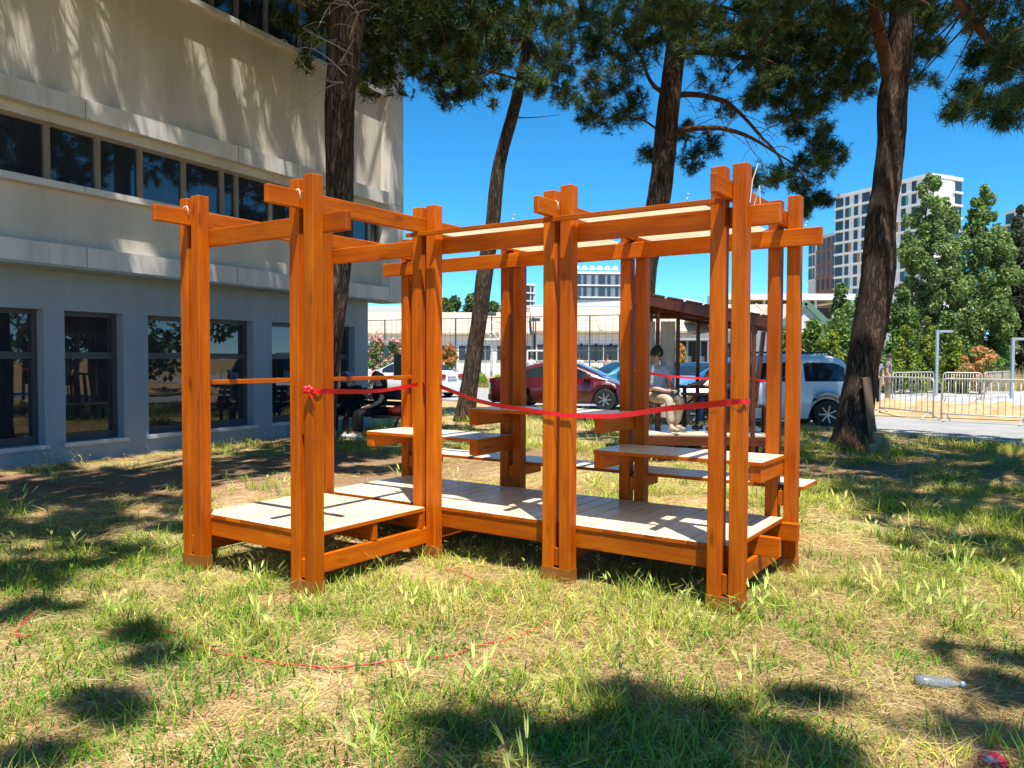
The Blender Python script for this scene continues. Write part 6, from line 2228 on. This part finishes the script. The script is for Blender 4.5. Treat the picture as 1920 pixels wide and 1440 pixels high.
# stool under the second person
stl = empty('stool', SWp(1.24, 0.94, SF), 0, 'small dark stool under the person in grey', 'stool')
MB().lathe([(0.19, 0.39), (0.20, 0.40), (0.20, 0.425), (0.19, 0.43)], 16).build('seat', WOOD2, stl)
for a in range(4):
    an = a * math.pi / 2 + 0.4
    MB().tube([(0.15 * math.cos(an), 0.15 * math.sin(an), 0.003), (0.12 * math.cos(an), 0.12 * math.sin(an), 0.39)], 0.018, 6).build('leg', WOOD2, stl)

# ------------------------------------------------------------------ bench with two people in the building's shade
bx, by = at(718, 800, 15.4).xy
bn = empty('park_bench', (bx, by, 0), R(-32), 'dark slatted bench in the shade near the building corner', 'bench')
SLAT = M('dark_bench_wood', (0.035, 0.028, 0.024), 0.6, (0.05, 0.04, 0.034), 8)
for k in range(4):
    timber('seat_slat', bn, (-0.95, -0.17 + 0.115 * k, 0.43), (0.95, -0.17 + 0.115 * k, 0.43), 0.095, 0.03, SLAT)
for k in range(4):
    timber('back_slat', bn, (-0.95, 0.27 + 0.025 * k, 0.54 + 0.115 * k), (0.95, 0.27 + 0.025 * k, 0.54 + 0.115 * k), 0.028, 0.09, SLAT)
for x in (-0.8, 0.8):
    MB().bar((x, -0.16, 0.0), (x, -0.16, 0.414), 0.05, 0.05).bar((x, 0.24, 0.0), (x, 0.24, 0.414), 0.05, 0.05).bar((x, -0.16, 0.39), (x, 0.24, 0.39), 0.04, 0.045).bar((x, 0.265, 0.40), (x, 0.37, 0.95), 0.05, 0.04).build('bench_frame', BLACK, bn)
cb, sb = math.cos(R(-32)), math.sin(R(-32))
BWp = lambda x, y, z: Vector((bx + x * cb - y * sb, by + x * sb + y * cb, z))
person('person in black with dark hair sitting on the bench, bare forearm raised', BWp(-0.10, 0.0, 0.0), R(-55), sitting(0.42, 0.06, elR=(-0.30, -0.02, 0.74), wrR=(-0.14, -0.26, 0.86), haR=(-0.08, -0.32, 0.89), elL=(0.26, -0.1, 0.72)), BLACKC, BLACKC, SHOEW, 'short', 'long')
person('person in black with a blue grey cap sitting left on the shaded bench', BWp(-0.78, -0.02, 0.0), R(-20), sitting(0.42, 0.18, wrL=(0.14, -0.40, 0.50), haL=(0.10, -0.47, 0.44)), BLACKC, BLACKC, SHOEW, 'long', 'short', cap=CAPM)
# red jacket lying on the bench end
jk = MB()
jk.lathe([(0.02, 0.0), (0.20, 0.02), (0.22, 0.10), (0.15, 0.20), (0.03, 0.24)], 14)
for i, v in enumerate(jk.v):
    q = 1 + 0.3 * noise.noise((v[0] * 7, v[1] * 7, v[2] * 7))
    jk.v[i] = (v[0] * q * 1.2, v[1] * q * 0.8, max(0, v[2] * q))
jo = jk.build('red_bag', cloth('red_cloth', (0.16, 0.015, 0.012)), None, True)
jo.location = BWp(0.5, 0.0, 0.447)
tag(jo, 'dull red cloth bag lying on the shaded bench', 'bag')
# loudspeaker on a stand by the bench
sp_ = at(752, 700, 16.2)
ls_ = empty('loudspeaker', (sp_.x, sp_.y, 0), R(10), 'black loudspeaker on a pole behind the bench', 'speaker')
z0, z1 = at(750, 712, 16.2).z, at(750, 664, 16.2).z
MB().box(-0.15, 0.19, -0.16, 0.16, z0, z1).build('cabinet', BLACK, ls_)
MB().lathe([(0.11, -0.006), (0.10, 0.0), (0.03, 0.012), (0.001, 0.006)], 16, (0.02, -0.165, z0 + 0.17), 'y').build('driver', DARKM, ls_)
MB().tube([(0.02, 0, 0.0), (0.02, 0, z0)], 0.02, 8).build('pole', BLACK, ls_)
for a in range(3):
    MB().tube([(0.02, 0, 0.5), (0.02 + 0.4 * math.cos(a * 2.1), 0.4 * math.sin(a * 2.1), 0.015)], 0.014, 6).build('leg', BLACK, ls_)

# ------------------------------------------------------------------ people standing farther off
q = at(1666, 700, 27.5)
person('man in grey t-shirt and khaki trousers standing behind the crowd barriers', (q.x, q.y, 0.012), R(60), standing(look=(0.3, -1, 0)), GREYSH, KHAKI, SHOED)
q = at(1641, 700, 26.5)
person('person in patterned top and black trousers half hidden behind the rugged trunk', (q.x, q.y, 0), R(-20), standing(), cloth('patterned_top', (0.45, 0.45, 0.5), (0.05, 0.06, 0.12), 16), BLACKC, SHOED, 'short', 'long', scale=0.96)
for i, (px, Y, lab, sh_, tr_, rz) in enumerate(((996, 43.5, 'player in white shirt on the court left of the middle post', WHITEC, KHAKI, 160), (1086, 44.0, 'player in white on the court behind the dark red sedan', WHITEC, DENIM, 20), (1139, 42.5, 'woman in pale top on the court beside the rear orange post', cloth('pale_pink_top', (0.55, 0.42, 0.38)), DENIM, -40))):
    q = at(px, 690, Y)
    person(lab, (q.x, q.y, 0), R(rz), standing(), sh_, tr_, SHOEW, 'short', 'long' if i == 2 else 'short')

# ------------------------------------------------------------------ small things on the lawn
CABLE = M('red_cable', (0.50, 0.05, 0.045), 0.5)


def cable(pxs, r, name, label, mat=CABLE, z=0.018):
    P = [gp(x, y) for x, y in pxs]
    Q = [P[0] * 2 - P[1]] + P + [P[-1] * 2 - P[-2]]
    pts = []
    for s in range(len(P) - 1):
        for k in range(10):
            t = k / 10
            a, b, c, d = Q[s:s + 4]
            p = 0.5 * ((2 * b) + (c - a) * t + (2 * a - 5 * b + 4 * c - d) * t * t + (3 * b - a - 3 * c + d) * t ** 3)
            p.z = z + 0.012 * noise.noise((p.x * 4, p.y * 4, 1.0))
            pts.append(p)
    m = MB().tube(pts, r, 6)
    return tag(m.build(name, mat, None, True), label, 'cable')


cable([(200, 1186), (260, 1184), (305, 1187), (355, 1198), (400, 1222), (450, 1238), (500, 1246), (560, 1253), (615, 1259), (650, 1256), (720, 1248), (780, 1240), (850, 1232), (890, 1217), (950, 1206), (1000, 1186), (1040, 1165), (1062, 1143), (1068, 1122), (1055, 1105)], 0.006, 'red_cable', 'red cable curving across the grass in front of the pavilion', z=0.016)
cable([(60, 1196), (40, 1200), (30, 1192), (45, 1172), (62, 1155), (95, 1135)], 0.0075, 'red_cable', 'short loop of red cable in the grass at the far left', z=0.016)
cable([(930, 1328), (950, 1325), (972, 1319)], 0.006, 'red_cable', 'short end of red cable on bare soil at bottom centre', z=0.014)
cable([(0, 905), (60, 910), (130, 914), (260, 925), (330, 935)], 0.008, 'red_cable', 'thin red cable on the shaded lawn before the building', z=0.012)
cable([(830, 1068), (880, 1086), (930, 1100), (985, 1108)], 0.0065, 'red_cable', 'faint red cable in the grass below the main deck', z=0.014)
# clear plastic bottle
bp_ = gp(1757, 1292)
bt = empty('plastic_bottle', (bp_.x, bp_.y, 0.032), R(-12), 'crushed clear plastic bottle lying on the dry grass at right', 'bottle')
PET = M('clear_plastic', (0.62, 0.68, 0.72), 0.12, spec=0.8)
PET.node_tree.nodes['Principled BSDF'].inputs['Transmission Weight'].default_value = 0.75
bm2 = MB()
bm2.lathe([(0.004, -0.10), (0.030, -0.095), (0.033, -0.06), (0.029, -0.02), (0.033, 0.02), (0.030, 0.05), (0.014, 0.085), (0.012, 0.10)], 14, (0, 0, 0), 'x')
for i, v in enumerate(bm2.v):
    k = 1 + 0.25 * noise.noise((v[0] * 22, v[1] * 30, v[2] * 30))
    bm2.v[i] = (v[0], v[1] * k, v[2] * k * 0.85)
bm2.build('bottle_body', PET, bt, True)
MB().lathe([(0.014, 0.101), (0.014, 0.116), (0.012, 0.118)], 12, (0, 0, 0), 'x').build('cap', M('pale_blue_cap', (0.5, 0.62, 0.75), 0.5), bt)
# red and white packet at the bottom right corner
rp_ = gp(1862, 1436)
pk = MB()
pk.add([(-0.05, -0.03, 0.004), (0.05, -0.035, 0.004), (0.055, 0.03, 0.006), (-0.045, 0.035, 0.012), (-0.046, -0.028, 0.03), (0.045, -0.03, 0.024), (0.05, 0.028, 0.034), (-0.04, 0.03, 0.036)],
       [(0, 3, 2, 1), (4, 5, 6, 7), (0, 1, 5, 4), (1, 2, 6, 5), (2, 3, 7, 6), (3, 0, 4, 7)])
po = pk.build('crushed_packet', M('red_card', (0.5, 0.02, 0.05), 0.4, (0.62, 0.45, 0.46), 14, lo=0.52, hi=0.6))
po.location = (rp_.x, rp_.y, 0)
po.rotation_euler.z = 0.4
tag(po, 'crushed red packet at the bottom right corner', 'packet')
# stake and cut timber blocks beside the rugged trunk
q = gp(1640, 848)
wk = empty('wooden_stake', (q.x - 0.02, q.y + 0.15, 0), 0, 'grey brown plank leaning against the rugged trunk', 'plank')
OLDW = wood_mat('weathered_wood', (0.10, 0.065, 0.04), (0.17, 0.115, 0.075), (0.24, 0.17, 0.115), rough=0.8, coat=0.0)
PALEW = wood_mat('pale_cut_wood', (0.26, 0.19, 0.10), (0.36, 0.27, 0.15), (0.44, 0.34, 0.2), rough=0.8, coat=0.0)
timber('plank', wk, (0.08, 0.0, 0.02), (-0.06, 0.04, 1.25), 0.14, 0.035, OLDW)
for k, (dx, dy, w_, h_, rz) in enumerate(((-0.10, -0.12, 0.13, 0.16, 0.2), (0.03, -0.06, 0.16, 0.34, -0.1), (0.14, -0.10, 0.10, 0.26, 0.4))):
    o = empty('wood_block', (q.x + dx, q.y + dy, 0), rz, ('low', 'tallest', 'right hand')[k] + ' block of cut wood at the foot of the rugged trunk', 'wood block', 'cut wood blocks')
    timber('block', o, (0, 0, -0.02), (0, 0, h_), w_, 0.10, PALEW)
cable([(1648, 838), (1690, 846), (1740, 856), (1762, 862)], 0.018, 'pale_pipe', 'thin pale pipe lying on the lawn right of the rugged trunk', M('pale_pvc', (0.6, 0.57, 0.5), 0.5), z=0.035)
